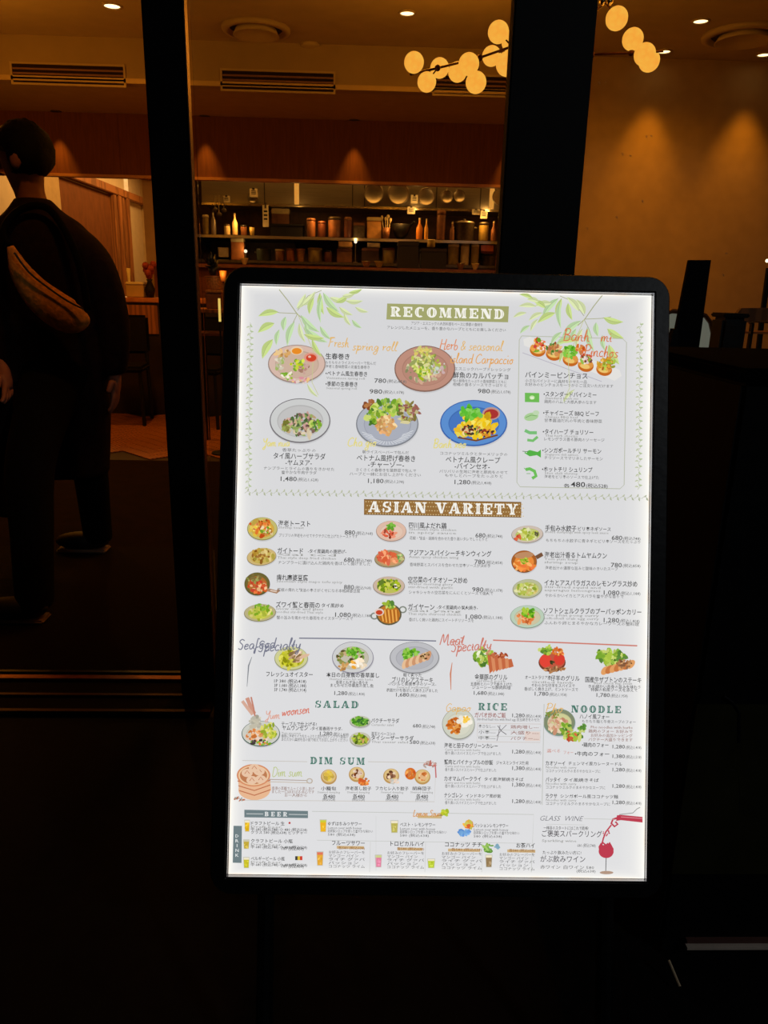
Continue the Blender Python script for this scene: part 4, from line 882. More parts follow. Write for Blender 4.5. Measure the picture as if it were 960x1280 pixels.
dish('bowl of oysters with yellow green sauce', 364, 823, 21, 15, (206, 206, 150), (190, 190, 50), [(362, 823, 12, 11, [(196, 196, 30), (216, 210, 80), (150, 150, 30)], 44, (3, 6)), (372, 820, 9, 6, [(240, 214, 190), (206, 170, 140), (150, 120, 80)], 22, (2, 5), 3., -.6)])
dish('plate of steamed fish with herbs and egg', 441, 822, 26, 20, (206, 206, 206), (196, 190, 170), [(438, 822, 18, 12, [(150, 150, 80), (200, 170, 130), (110, 140, 60), (90, 80, 40)], 50, (2, 5)), (443, 815, 10, 7, [(110, 180, 50), (90, 160, 40), (150, 200, 80)], 44, (2, 4)), (448, 830, 9, 6, [(240, 220, 190), (236, 170, 60), (246, 236, 220)], 24, (3, 6)), (430, 833, 6, 4, FRY, 12, (2, 4))], edge=(140, 136, 150))
def x21(k):
    food(k, 512, 817, 10, 6, [(120, 190, 50), (150, 200, 80), (90, 160, 40)], 36, (3, 5))
    for i in range(8): k.E(506+i*4.2, 830-i*1.5, 3.2, 6.5, (206, 150, 110) if i % 2 else (230, 190, 150), .35, 14)
    food(k, 531, 820, 6, 4, [(90, 60, 30), (196, 160, 110)], 16, (2, 3))
dish('seared fish slices on an oval grey plate', 518, 822, 31, 20, (190, 190, 194), (180, 180, 186), [], extra=x21)
def x22(k):
    food(k, 604, 821, 12, 11, LET+[(230, 236, 200)], 60, (3, 6)); 
    for i in range(7): k.P([(609+i*4.4, 819+i*.8), (613+i*4.4, 818+i*.9), (618+i*4., 836-i*.5), (612+i*4., 842-i*1.2)], (216, 140, 96) if i % 2 else (196, 104, 66))
    food(k, 624, 819, 10, 3, [(170, 80, 50), (206, 120, 80)], 24, (2, 4))
dish('sliced grilled pork beside lettuce', 0, 0, 1, 1, None, None, [], extra=x22)
def x23(k):
    k.E(690, 828, 17, 12, (120, 60, 40)); k.E(690, 826, 16, 11, (190, 90, 66)); k.E(682, 826, 7.5, 8, (226, 70, 56)); k.E(699, 824, 7, 7.5, (216, 64, 50)); food(k, 682, 813, 9, 4, LET, 26, (2, 5)); food(k, 698, 815, 8, 5, OR, 26, (2, 4)); food(k, 690, 827, 2, 4, [(60, 60, 30)], 8, (2, 3)); food(k, 692, 837, 13, 3, BRN, 24, (2, 4))
dish('rare grilled lamb cut open', 0, 0, 1, 1, None, None, [], extra=x23)
def x24(k):
    food(k, 764, 821, 18, 9, LET, 80, (3, 7))
    for i in range(7): k.E(756+i*5.4, 838-i*1.3, 4, 6.5, (200, 120, 66) if i % 2 else (226, 160, 100), .7, 14)
    food(k, 780, 830, 9, 5, BRN, 24, (2, 4))
dish('sliced beef steak with a heap of lettuce', 0, 0, 1, 1, None, None, [], extra=x24)
def x25(k):
    k.line([(309, 872), (313, 882), (318, 892)], 5, (206, 150, 130)); k.line([(303, 876), (309, 884), (316, 893)], 4, (214, 170, 150)); k.line([(314, 871), (317, 884), (319, 896)], 2, (196, 130, 110)); food(k, 320, 903, 6, 8, [(180, 176, 160), (206, 200, 180)], 22, (3, 6))
dish('bowl of glass noodle salad with a hand above it', 326, 917, 24, 16, (206, 206, 196), (206, 200, 180), [(322, 920, 14, 8, [(236, 170, 110), (226, 200, 180), (206, 120, 60)], 36, (2, 5)), (336, 913, 10, 10, [(190, 196, 60), (220, 216, 110), (150, 170, 50)], 40, (2, 5)), (326, 928, 13, 3, [(70, 60, 60), G1, OR[0]], 20, (2, 4))], extra=x25, edge=(60, 90, 80))
dish('small plate of coriander salad', 450, 902, 13, 7.5, (196, 196, 176), (120, 170, 60), [(450, 902, 10, 5, [(80, 150, 40), (120, 180, 60), (60, 110, 50)], 36, (2, 4))])
dish('small plate of caesar salad', 450, 924, 13, 9, (200, 196, 176), (150, 170, 60), [(450, 924, 10, 6, [(140, 170, 30), (180, 196, 70), (206, 160, 100), (90, 110, 40)], 40, (2, 4))])
def x28(k):
    O1, O2, O3 = (214, 140, 100), (232, 184, 146), (190, 110, 76)
    k.E(318, 987, 20, 13, O2); k.P([(297, 968), (337, 968), (339, 988), (299, 990)], O2)
    for i in range(3): k.line([(297+i, 976+i*6), (318, 982+i*6), (338, 975+i*6)], 1.2, O3)
    k.E(317, 969, 21, 14, O1, 0, 36); k.E(317, 969, 19, 12.4, (236, 200, 160), 0, 36); k.E(317, 969, 17, 11, (190, 124, 84), 0, 36)
    for a, b in ((309, 966), (324, 964), (315, 975), (326, 974), (318, 960)): k.E(a, b, 7, 5.2, (232, 196, 166), n=18); k.line([(a-3, b+1), (a, b-3), (a+3, b+1)], .8, O3)
    food(k, 300, 998, 7, 3, [(190, 120, 90), (150, 150, 140)], 14, (1, 3))
dish('orange drawing of dumplings in a bamboo steamer', 0, 0, 1, 1, None, None, [], extra=x28)
def basket(x, y, pal):
    def f(k): k.E(x, y+1, 10, 9.5, (190, 150, 90)); k.E(x, y, 8.6, 8, (220, 190, 130)); food(k, x, y, 5, 5, pal, 22, (3, 5), 1.4)
    return f
dish('steamed soup dumplings in a basket', 0, 0, 1, 1, None, None, [], extra=basket(411, 970, YE))
dish('steamed prawn dumplings beside a basket', 0, 0, 1, 1, None, None, [], extra=lambda k: (basket(446, 967, [(226, 200, 180), (170, 100, 60), (120, 70, 40)])(k), food(k, 455, 977, 6, 4, OR, 18, (3, 5))))
dish('single basket with a brown dumpling', 0, 0, 1, 1, None, None, [], extra=lambda k: (basket(489, 969, [(150, 100, 70), (226, 200, 170), (110, 70, 50)])(k), food(k, 494, 977, 5, 3, [(206, 206, 200), (226, 200, 180)], 12, (2, 4))))
dish('pair of orange buns beside a basket', 0, 0, 1, 1, None, None, [], extra=lambda k: (basket(528, 970, [(206, 120, 60), (236, 190, 140)])(k), k.E(513, 967, 7, 7.5, (214, 110, 40)), food(k, 513, 966, 5, 5, OR, 20, (2, 4))))
dish('plate of basil rice with a fried egg', 573, 905, 20.5, 19.5, (206, 208, 192), (214, 214, 196), [(568, 908, 8, 10, [(214, 120, 40), (190, 96, 30), (230, 160, 80)], 50, (2, 5)), (580, 900, 8, 8, [(246, 240, 226)], 12, (5, 8), 1.2), (582, 899, 4, 3.5, [(240, 190, 60), (246, 206, 90)], 10, (3, 5), 1.2)])
dish('bowl of pho noodles', 699, 903, 20, 17, (130, 140, 110), (206, 206, 150), [(696, 905, 13, 10, [(220, 180, 150), (206, 150, 120), (230, 210, 180)], 44, (2, 5)), (706, 910, 7, 6, LET, 20, (3, 5)), (692, 893, 10, 4, [(150, 130, 60), (120, 150, 60)], 18, (2, 3))], edge=(120, 150, 140))
dish('side herbs beside the noodle bowl', 0, 0, 1, 1, None, None, [(716, 920, 11, 5, LET+[(206, 90, 50)], 36, (3, 6)), (728, 911, 5, 4, [(120, 170, 60), (196, 206, 120)], 14, (2, 5)), (729, 908, 3, 3, [(90, 140, 60)], 6, (2, 4)), (712, 923, 4, 3, [(200, 90, 60)], 8, (2, 4))])
def glassp(label, x, y, w, h, c, c2=(240, 230, 200)):
    k = Ink(); k.P([(x-w/2, y-h/2), (x+w/2, y-h/2), (x+w*.4, y+h/2), (x-w*.4, y+h/2)], (196, 196, 186)); k.P([(x-w*.42, y-h*.3), (x+w*.42, y-h*.3), (x+w*.34, y+h*.46), (x-w*.34, y+h*.46)], c); k.P([(x-w*.42, y-h*.44), (x+w*.42, y-h*.44), (x+w*.4, y-h*.26), (x-w*.4, y-h*.26)], c2)
    food(k, x, y+h*.1, w*.22, h*.25, [c, tuple(min(255, v+24) for v in c)], 8, (1.5, 3)); k.out('drink_picture', label)
glassp('tall yellow beer glass', 309, 1032, 7, 15, (226, 180, 30)); glassp('beer mug', 308, 1055, 8, 12, (196, 170, 60), (206, 200, 170)); glassp('small beer glass', 308, 1078, 8, 14, (200, 190, 40))
glassp('yellow and orange sour drink', 404, 1032, 9, 16, (236, 180, 40), (206, 206, 60)); glassp('lemon sour in a tall glass', 493, 1033, 10, 16, (190, 180, 90)); glassp('orange fruit sour', 400, 1073, 9, 18, (230, 170, 60), (226, 120, 90)); glassp('pink tropical drink', 473, 1076, 9, 16, (226, 130, 160), (206, 210, 140)); glassp('green coconut drink', 539, 1079, 10, 12, (190, 206, 60)); glassp('brown tea cocktail', 611, 1076, 9, 16, (150, 124, 86))
dish('colourful fruit and ice picture', 0, 0, 1, 1, None, None, [(585, 1030, 6, 4, [(236, 170, 60), (206, 196, 90), (226, 110, 60)], 20, (3, 5)), (580, 1040, 7, 3, [(90, 140, 206), (120, 170, 220)], 16, (3, 5))])
dish('palm leaf beside the tea cocktail', 0, 0, 1, 1, None, None, [(610, 1060, 6, 5, [(110, 160, 70), (150, 190, 90)], 18, (2, 4), 3.), (621, 1058, 4, 2, [(130, 170, 190)], 6, (2, 4))])
dish('lemon slices above the sours', 0, 0, 1, 1, None, None, [(556, 1015, 5, 3, [(206, 210, 60), (180, 200, 60)], 14, (3, 5)), (548, 1019, 3, 2, [(150, 120, 70)], 6, (2, 3))])

# ---- banners and drawn marks
def banner(pts, c, label, fn=None):
    k = Ink(); k.P(pts, c)
    if fn: fn(k)
    k.out('heading_banner', label)
OLV = (164, 166, 110)
banner([(484, 379.5), (636, 383), (635, 403), (483, 399.5)], OLV, 'olive banner reading RECOMMEND', lambda k: slab(k, 'RECOMMEND', 488.5, 630, 389.5, 12.5, (244, 242, 232), OLV, gap=26))
def av(k):
    for i in range(60):
        for j in range(4): k.E(457.5+i*3.3+(1.6 if j % 2 else 0), 627+j*5+.017*(i*3.3), .8, .8, (214, 190, 140), n=6)
    k.line([(455, 624.5), (651, 628)], 1, (120, 86, 40)); k.line([(455, 643), (651, 646.5)], 1, (120, 86, 40))
    slab(k, 'ASIAN VARIETY', 461, 647, 633.3, 13.5, (244, 242, 234), (150, 112, 66), gap=22)
banner([(455, 624), (651.5, 627.5), (651.5, 647), (455, 643.5)], (150, 110, 60), 'brown dotted banner reading ASIAN VARIETY', av)
TEAL = (74, 122, 108)
for tx, a, b, y in (('SALAD', 394, 448, 880), ('DIM SUM', 388, 456, 950.5), ('RICE', 598, 633.5, 883), ('NOODLE', 714, 776, 886)):
    k = Ink(); slab(k, tx, a, b, y, 9, TEAL, (217, 218, 221), gap=30); k.out('heading', 'dark green heading reading '+tx)
SLT = (112, 128, 132)
def bt(k): k.line([(308, 1017), (329, 1017.3)], .8, (206, 210, 210)); k.line([(361, 1017.8), (384, 1018.2)], .8, (206, 210, 210)); slab(k, 'BEER', 331, 359, 1017.3, 5.6, (226, 228, 228), gap=60)
banner([(305.5, 1012), (385, 1013.5), (385, 1022.5), (305.5, 1021.5)], SLT, 'slate banner reading BEER', bt)
banner([(292, 1032), (302.5, 1032.2), (302, 1078.5), (291, 1078.2)], SLT, 'slate upright tab on the lower left edge')
# leaves
def leaf(k, x, y, ang, l, w_, c):
    ux, uy = math.cos(R(ang)), math.sin(R(ang)); px_, py_ = -uy, ux
    L1, L2 = [], []
    for i in range(9):
        t = i/8; q = math.sin(math.pi*t**.85)*w_/2; bx, by = x+ux*l*t + px_*l*.08*math.sin(math.pi*t), y+uy*l*t+py_*l*.08*math.sin(math.pi*t)
        L1.append((bx+px_*q, by+py_*q)); L2.append((bx-px_*q, by-py_*q))
    c2 = tuple(min(236, int(v*1.1)) for v in c)
    mid = [((a[0]+b[0])/2, (a[1]+b[1])/2) for a, b in zip(L1, L2)]
    k.tris([S(*p) for p in L1+mid], [(i, i+1, 10+i, 9+i) for i in range(8)], c); k.tris([S(*p) for p in L2+mid], [(i, i+1, 10+i, 9+i) for i in range(8)], c2)
    k.line(mid[:8], .5, tuple(int(v*.86) for v in c))
GA, GB_, GC = (186, 204, 128), (202, 212, 162), (180, 206, 158)
def branch(mirror):
    k = Ink(-.00005); m = (lambda x: x) if not mirror else (lambda x: 1102-x + .0)
    oy = 0 if not mirror else 7
    def lf(x, y, ang, l, w_, c): leaf(k, m(x), y+oy, 180-ang if mirror else ang, l, w_, c)
    stem = (168, 170, 130)
    k.line([(m(349), 362+oy), (m(360), 376+oy), (m(371), 392+oy), (m(380), 400+oy)], 1.1, stem)
    k.line([(m(372), 392+oy), (m(350), 391+oy), (m(338), 389+oy)], .8, stem); k.line([(m(372), 388+oy), (m(385), 370+oy), (m(402), 363+oy)], .8, stem); k.line([(m(372), 392+oy), (m(366), 404+oy), (m(362), 416+oy)], .8, stem)
    for a in ((348, 390, 168, 26, 8, GA), (343, 404, 150, 24, 9, GA), (341, 424, 118, 28, 10, GA), (357, 396, 98, 18, 7, GC), (349, 412, 100, 20, 6, GC), (368, 402, 106, 32, 8, GC), (374, 404, 72, 26, 6, GB_),
              (376, 394, 42, 32, 8, GC), (382, 404, 70, 18, 6, GC), (384, 412, 32, 30, 8, GC), (380, 418, 10, 26, 7, GA), (371, 386, -60, 22, 8, GB_), (378, 382, -48, 24, 8, GB_), (392, 372, 104, 22, 7, GA), (400, 366, 80, 28, 7, GA), (404, 366, 50, 32, 8, GC), (402, 370, 92, 34, 6, GC), (408, 384, 30, 26, 8, GA),
              (412, 372, 10, 22, 7, GB_), (420, 378, -30, 18, 7, GA), (428, 370, -10, 16, 6, GB_), (424, 384, 30, 20, 6, GB_), (432, 376, 0, 22, 6, GB_), (436, 366, -16, 18, 5, GA), (430, 392, 60, 18, 5, GB_), (444, 384, 20, 18, 5, GB_), (440, 400, 40, 16, 5, GC), (390, 424, 60, 26, 6, GA), (400, 408, 50, 22, 6, GC), (384, 480, 50, 22, 4, GB_)): lf(*a)
    k.line([(m(372), 392+oy), (m(392), 440+oy), (m(390), 478+oy), (m(398), 494+oy)], .7, (196, 200, 140))
    k.out('leaf_drawing', 'green painted leaves in the upper %s corner' % ('right' if mirror else 'left'))
branch(False); branch(True)
k = Ink()
VG = (190, 194, 172)
for x in range(306, 806, 9):
    y = 614.5+(x-306)*.014; a = rnd.uniform(-.3, .3)
    k.line([(x, y+2), (x+4, y-1+a), (x+8, y+2)], .7, VG); leaf(k, x+3, y, -50+rnd.uniform(-20, 20), 4.5, 2.2, VG); leaf(k, x+6, y+1, 60+rnd.uniform(-20, 20), 4.5, 2.2, (180, 186, 160))
for y in range(404, 608, 8):
    for x in (313-(y-404)*.009, 799-(y-404)*.012):
        k.line([(x, y), (x+2, y+4), (x-1, y+8)], .7, VG); leaf(k, x, y+2, 20+rnd.uniform(-30, 30), 5, 2.4, (184, 198, 160)); leaf(k, x, y+5, 160+rnd.uniform(-30, 30), 5, 2.4, (200, 206, 180))
k.out('vine_border', 'fine grey green leaf vine around the upper panel')
# boxes and rules
k = Ink(); BG = (190, 192, 186)
def rule(pts, w=.9, c=BG): k.line(pts, w, c)
rule([(652, 420), (778, 423.5), (783, 428), (780, 606), (775, 611), (650, 608.5), (646, 603), (649, 425), (652, 420)], .9, (182, 186, 166))
rule([(303, 950.5), (384, 952)], .7, (196, 190, 180)); rule([(460, 952), (545, 953.5)], .7, (196, 190, 180)); rule([(545, 953.5), (543, 1002), (303, 1000)], .7, (200, 194, 186))
rule([(680, 880), (677.5, 1006)]); rule([(390, 1014), (667, 1018), (664, 1090)], .7); rule([(597, 904), (676, 905), (675, 928), (596, 927), (597, 904)], .7, (206, 196, 190))
for y in (912, 920): rule([(597, y), (676, y+1)], .5)
rule([(625, 906), (623, 918), (621, 926)], .8, (130, 126, 130)); rule([(622, 907), (627, 914), (633, 918)], .9, (110, 106, 110)); rule([(633, 906), (626, 913), (621, 920)], .7, (110, 106, 110))
k.P([(656, 914), (675, 914.4), (675, 926), (656, 926)], (226, 208, 200))
rule([(335, 974), (384, 975.5)], 1, (176, 160, 150)); rule([(335, 977), (390, 978.5)], .8, (196, 180, 160)); k.E(387, 976, 4, 3.4, (190, 176, 160)); k.E(387, 976, 2.6, 2.2, (217, 218, 221))
rule([(683, 1030), (731, 1031)], .4); rule([(730, 1023), (768, 1024)], .6); rule([(470, 1020), (470, 1088)], .4, (206, 207, 206)); rule([(396, 1050), (664, 1054)], .5)
for x in (463, 532, 603): rule([(x, 1052), (x-1, 1090)], .5, (200, 200, 196))
for a, b, y in ((421, 455, 1059), (497, 528, 1061), (560, 600, 1062.5), (634, 669, 1063.5)): k.P([(a, y-2), (b, y-1.4), (b, y+2.2), (a, y+1.6)], (206, 176, 130))
k.P([(522, 1019), (552, 1019.6), (552, 1023), (522, 1022.4)], (206, 180, 130))
k.out('ruled_lines', 'thin grey boxes and rules between sections')['kind'] = 'stuff'
# handwriting
k = Ink(-.0016); OC = (226, 180, 104); OR2 = (214, 120, 76)
pen(k, 'Fresh', 410, 436, 434, 12, OC, 1., .02); pen(k, 'spring roll', 440, 496, 438, 11, OC, 1., .02)
pen(k, 'Herb', 549, 572, 437, 13, (222, 140, 96), 1.1, .02); pen(k, '& seasonal', 575, 628, 438, 12, OC, 1., .02); pen(k, 'island Carpaccio', 562, 641, 454, 12, (226, 164, 90), 1.1, .02)
k.out('handwriting', 'orange handwriting over the recommended dishes')
k = Ink(-.0016); pen(k, 'Banh', 703, 736, 426, 15, OR2, 1.2, .04); pen(k, 'mi', 750, 764, 427, 13, OR2, 1.1, .04); pen(k, 'Pinchos', 729, 772, 445, 14, OR2, 1.2, .06); k.out('handwriting', 'red orange handwriting over the long plate')
k = Ink(-.0016); YC = (226, 214, 130); pen(k, 'Yam nua', 328, 362, 558, 10, YC, 1.2); pen(k, 'Cha gio', 434, 470, 558, 11, YC, 1.2); pen(k, 'Banh xeo', 541, 582, 560, 11, YC, 1.2); k.out('handwriting', 'pale yellow handwriting beside three plates')
NV = (120, 122, 140)
k = Ink(-.0016); pen(k, 'Seafood', 297, 344, 812, 13, NV, 1.3, -.05); pen(k, 'Specialty', 322, 376, 815, 14, NV, 1.3, -.08); k.line([(374, 797.5), (430, 798), (545, 801)], 1.5, NV); k.line([(315, 821), (311, 832), (309, 858)], 1.6, (130, 134, 140), True)
k.out('handwriting', 'slate handwriting reading Seafood Specialty with its line')
MR = (206, 126, 112)
k = Ink(-.0016); pen(k, 'Meat', 549, 580, 806, 14, MR, 1.3); pen(k, 'Specialty', 563, 614, 815, 14, MR, 1.3, -.08); k.line([(616, 800), (700, 803), (796, 807)], 1.7, MR); k.line([(565, 828), (563, 842), (563.5, 862)], 2, (206, 130, 100), True)
k.out('handwriting', 'red handwriting reading Meat Specialty with its line')
k = Ink(-.0016); pen(k, 'Yum', 331, 350, 898, 10, (222, 160, 140), 1.); pen(k, 'woonsen', 352, 387, 895, 12, (216, 120, 100), 1.1, -.12); pen(k, 'Gapao', 556, 588, 889, 10, OC, .9); pen(k, 'Pho', 681, 703, 890, 11, OC, .9); pen(k, 'Dim sum', 340, 378, 970, 12, (190, 200, 140), 1.); pen(k, 'Lemon Sour', 516, 550, 1020, 8, (214, 150, 80), .9)
pen(k, 'Fruits', 392, 414, 1056, 8, (196, 150, 130), .8) if False else None
k.out('handwriting', 'small coloured handwriting beside salad, rice and noodle')
# green icons
def icon(label, fn): k = Ink(); fn(k); k.out('ingredient_icon', label)
GI = (110, 186, 84)
icon('green framed square icon', lambda k: (k.P([(656, 491), (674, 491.4), (674, 503), (656, 502.6)], GI), k.E(665, 497, 3.4, 2.6, (190, 224, 160), n=14), k.P([(663, 496), (667, 496), (667, 499), (663, 499)], (226, 240, 206))))
icon('pale green beef icon', lambda k: (k.E(664, 521, 9, 5, (170, 206, 150), -.2), k.E(670, 516, 4, 3, (190, 214, 176)), k.line([(657, 522), (664, 519), (671, 520)], .9, (120, 170, 100))))
icon('green chorizo icon', lambda k: (k.line([(656, 538), (662, 541), (671, 541)], 4, (120, 190, 120)), k.line([(659, 550), (666, 551), (672, 546)], 3.4, (120, 190, 110))))
icon('green salmon icon', lambda k: (k.P([(655, 566), (662, 562.5), (672, 565), (676, 562), (676, 572), (671, 569), (662, 570.5)], (84, 176, 70)), k.E(658, 565.4, .8, .8, (230, 240, 220), n=8), k.line([(653, 564), (660, 565)], .8, (90, 120, 90))))
icon('green shrimp icon', lambda k: (k.line([(657, 587), (662, 586), (668, 589), (670, 595), (665, 598)], 4, (110, 190, 90)), k.line([(658, 588), (655, 585)], .8, (110, 170, 90)), k.line([(658, 592), (663, 592)], .8, (110, 170, 90))))
def cherry(k): food(k, 537, 955, 9, 4, [(196, 110, 96), (170, 150, 140), (206, 180, 170)], 26, (1, 3), 2.5); k.line([(544, 955), (545, 972)], 1.6, (196, 110, 110)); 
icon('small red berry sprig', cherry)
# wine
def wine(k):
    W = (190, 62, 80)
    k.P([(771, 1019), (776, 1018.4), (803, 1021), (803, 1028), (776, 1025), (770, 1026)], W); k.line([(776, 1021), (803, 1023)], .8, (226, 150, 160)); k.line([(774, 1018), (791, 1016), (796, 1011), (800, 1009)], .8, (130, 130, 126))
    k.line([(772, 1022), (766, 1024), (764, 1029), (768, 1033), (772, 1030), (769, 1027)], 2.4, W); k.line([(764, 1031), (757, 1040), (754, 1048), (752, 1056)], 1.8, W); food(k, 757, 1040, 5, 5, [W], 8, (1, 2.4))
    k.E(757.5, 1064, 9.4, 8.4, W, .1, 24); k.P([(748, 1058), (751, 1053), (756, 1060), (762, 1052), (767, 1061), (766, 1066), (749, 1066)], W); k.line([(752, 1052), (757, 1056), (760, 1054)], 2, W)
    k.line([(757.5, 1072), (757, 1089)], .9, (90, 90, 90)); k.E(758, 1090.5, 8.5, 2.1, (180, 150, 130))
icon('red wine pouring from a bottle into a glass', wine)
k = Ink(); k.P([(372, 1070), (375, 1070), (375, 1075), (372, 1075)], (220, 190, 60)); k.P([(369, 1070), (372, 1070), (372, 1075), (369, 1075)], (60, 60, 60)); k.P([(375, 1070), (378, 1070), (378, 1075), (375, 1075)], (206, 60, 50)); k.E(362, 1028.5, 1.4, 1.4, (190, 60, 60), n=10); k.out('ingredient_icon', 'tiny black yellow red flag beside a beer')

# ---- lettering
def price(x0, x1, y, a, b, s=7.6, g='a', c=(84, 84, 84)):
    m = x0+(x1-x0)*(.37 if len(a) < 4 else .43)
    T(x0, m, y, s, a, c, .008, g=g); T(m+1, x1, y+1.1, 5, '(税込'+b+')', DK2, .004, g=g)
def tiny(x0, x1, y, txt, c=DK2, s=4.6, g='a'): T(x0, x1, y, s, txt, c, .004, g=g)
K = (66, 66, 66)
tiny(514, 603, 405.5, 'アジア・エスニックの人気料理をベースに季節の食材を'); tiny(484, 632, 411.5, 'アレンジしたメニューを、香り豊かなハーブとともにお楽しみください')
T(407, 437, 446, 8, '生春巻き', K, .012); tiny(407, 470, 454, 'もちもちのライスペーパーで包んだ'); tiny(407, 462, 459, '海老と香味野菜の定番生春巻き')
T(407, 459, 467.5, 6.6, '•ベトナム風生春巻き', K, .01); tiny(408, 456, 473, 'Vietnamese spring roll', LT, 4); price(468, 508, 476, '780', '858')
T(407, 447, 480.5, 6.6, '•季節の生春巻き', K, .01); tiny(408, 446, 485.5, 'Seasonal spring roll', LT, 4); price(462, 505, 489.5, '980', '1,078')
tiny(568, 638, 462, 'エスニックハーブドレッシング'); T(566, 635, 470, 8.4, '鮮魚のカルパッチョ', K, .008); tiny(566, 633, 477, '旬の鮮魚をたっぷりの香味野菜とともに'); tiny(566, 633, 481.5, '柑橘の香るソースでさっぱりと'); price(597, 638, 489, '980', '1,078')
tiny(353, 395, 563, '香草たっぷりの'); T(342, 407, 570.5, 8.4, 'タイ風ハーブサラダ', K, .008); T(357, 390, 578.5, 8, '-ヤムヌア-', K, .008); tiny(330, 418, 586, 'ナンプラーとライムの香りをきかせた'); tiny(352, 396, 590.8, '爽やかな牛肉サラダ'); price(351, 398, 598.5, '1,480', '1,628')
tiny(453, 511, 565.5, '朝ライスペーパーで包んだ'); T(446, 519, 573, 8.4, 'ベトナム風揚げ春巻き', K, .008); T(460, 505, 581, 8, '-チャーゾー-', K, .008); tiny(445, 520, 588, 'さくさくの春巻きを葉野菜で包んで'); tiny(437, 526, 593.2, 'ハーブと一緒にお召し上がりください'); price(460, 505, 601, '1,180', '1,298')
tiny(550, 634, 567.5, 'ココナッツミルクとターメリックの'); T(557, 625, 575, 8.4, 'ベトナム風クレープ', K, .008); T(568, 612, 583, 8, '-バインセオ-', K, .008); tiny(549, 634, 590, 'パリパリの生地に海老と豚肉をのせて'); tiny(556, 628, 595, 'もやしとハーブをたっぷりと'); price(568, 614, 602.5, '1,280', '1,408')
T(656, 734, 469.5, 8.4, 'バインミーピンチョス', K, .008); tiny(656, 733, 477, '小さなバインミーに具材をのせた一品'); tiny(656, 766, 482, 'お好みのピンチョスを一つからご注文いただけます')
for i, (a, b) in enumerate((('スタンダードバインミー', 'Standard banh mi'), ('チャイニーズ BBQ ビーフ', 'Chinese BBQ beef'), ('タイハーブ チョリソー', 'Thai herb chorizo'), ('シンガポールチリ サーモン', 'Singapore chili salmon'), ('ホットチリ シュリンプ', 'Hot chili shrimp'))):
    y = 493.5+i*23.4; T(679-i*.5, (745, 748, 741, 751, 740)[i], y, 7, '•'+a, K, .01); tiny(681, 722, y+4.6, b, LT, 4); tiny(680, (745, 752, 755, 753, 748)[i], y+9.4, ('鶏肉のハムと大根人参のなます', '甘辛醤油だれの牛肉と香味野菜', 'レモングラス香る豚肉のソーセージ', 'チリソースでマリネしたサーモン', '海老をピリ辛のソースで仕上げた')[i], DK2, 4.8)
T(704, 712, 607.2, 5, '各', K, .006); T(713, 731, 605.5, 8.8, '480', K, .012); T(732, 759, 607.4, 6, '(税込528)', K, .006)
rows = [
 [('海老トースト', 348, 388, '', 0, 0, 654.5, 'Shrimp toast', '', 380, '880', '968', 431, 466, 665.5, 'プリプリの海老をのせてサクサクに仕上げたトーストです', 447),
  ('ガイトード', 347, 379, '-タイ風鶏肉の唐揚げ-', 385, 433, 688.5, 'Gai tod', 'Thai style deep fried chicken', 420, '680', '748', 430, 465, 699.5, 'ナンプラーに漬け込んだ鶏肉を香ばしく揚げました', 463),
  ('痺れ麻婆豆腐', 346, 385, '', 0, 0, 722, 'Szechuan style mapo tofu spicy', '', 428, '880', '968', 430, 464, 733.5, '花椒の痺れと辣油の辛さがくせになる本格麻婆豆腐', 450),
  ('ズワイ蟹と春雨の', 345, 400, 'タイ風炒め', 402, 430, 756, 'Snow crab and glass', 'noodles stir-fried Thai style', 404, '1,080', '1,188', 419, 465, 768, '蟹の旨みを吸わせた春雨をオイスターソースで', 441)],
 [('四川風よだれ鶏', 511, 558, '', 0, 0, 657, 'Szechuan style chicken', 'in spicy sauce', 570, '680', '748', 594, 628, 669, '花椒・辣油・胡麻を合わせた香り高いタレでしっとりと', 609),
  ('アジアンスパイシーチキンウィング', 511, 614, '', 0, 0, 691.5, 'Asian spicy chicken wing', '', 573, '780', '858', 593, 628, 702, '香味野菜とスパイスを合わせた甘辛ソースが決め手', 613),
  ('空芯菜のイチオソース炒め', 510, 584, '', 0, 0, 725, 'Water morning glory', 'stir-fried with garlic', 566, '980', '1,078', 590, 628, 736.5, 'シャキシャキの空芯菜をにんにくとソースで強火で', 616),
  ('ガイヤーン', 510, 543, '-タイ風鶏肉の炭火焼き-', 546, 597, 758.5, 'Gai yang', 'Thai style charcoal chicken', 576, '1,080', '1,188', 582, 628, 770.5, '香ばしく焼いた鶏肉にスイートチリソースを', 592)],
 [('手包み水餃子', 681, 720, 'ピリ辛ネギソース', 722, 763, 660.5, 'Boiled dumplings with spicy leek sauce', '', 760, '680', '748', 764, 800, 672, 'もちもちの水餃子に青ネギとピリ辛ソースをたっぷり', 800),
  ('海老出汁香るトムヤムクン', 680, 758, '', 0, 0, 694, 'Tom yum kung', 'shrimp soup', 722, '780', '858', 763, 800, 706, '海老出汁の濃厚な旨みと酸味のきいたスープ', 772),
  ('イカとアスパラガスのレモングラス炒め', 680, 796, '', 0, 0, 729, 'Stir-fried squid and', 'asparagus lemongrass', 750, '1,080', '1,188', 754, 800, 740.5, 'やわらかいイカとアスパラを爽やかな香りで', 779),
  ('ソフトシェルクラブのプーパッポンカリー', 679, 801, '', 0, 0, 764, 'Poo phat pong curry', 'soft-shell crab egg curry', 748, '1,280', '1,408', 754, 799, 774.8, 'ふんわり卵とまろやかなカレーソースの蟹料理', 798)]]
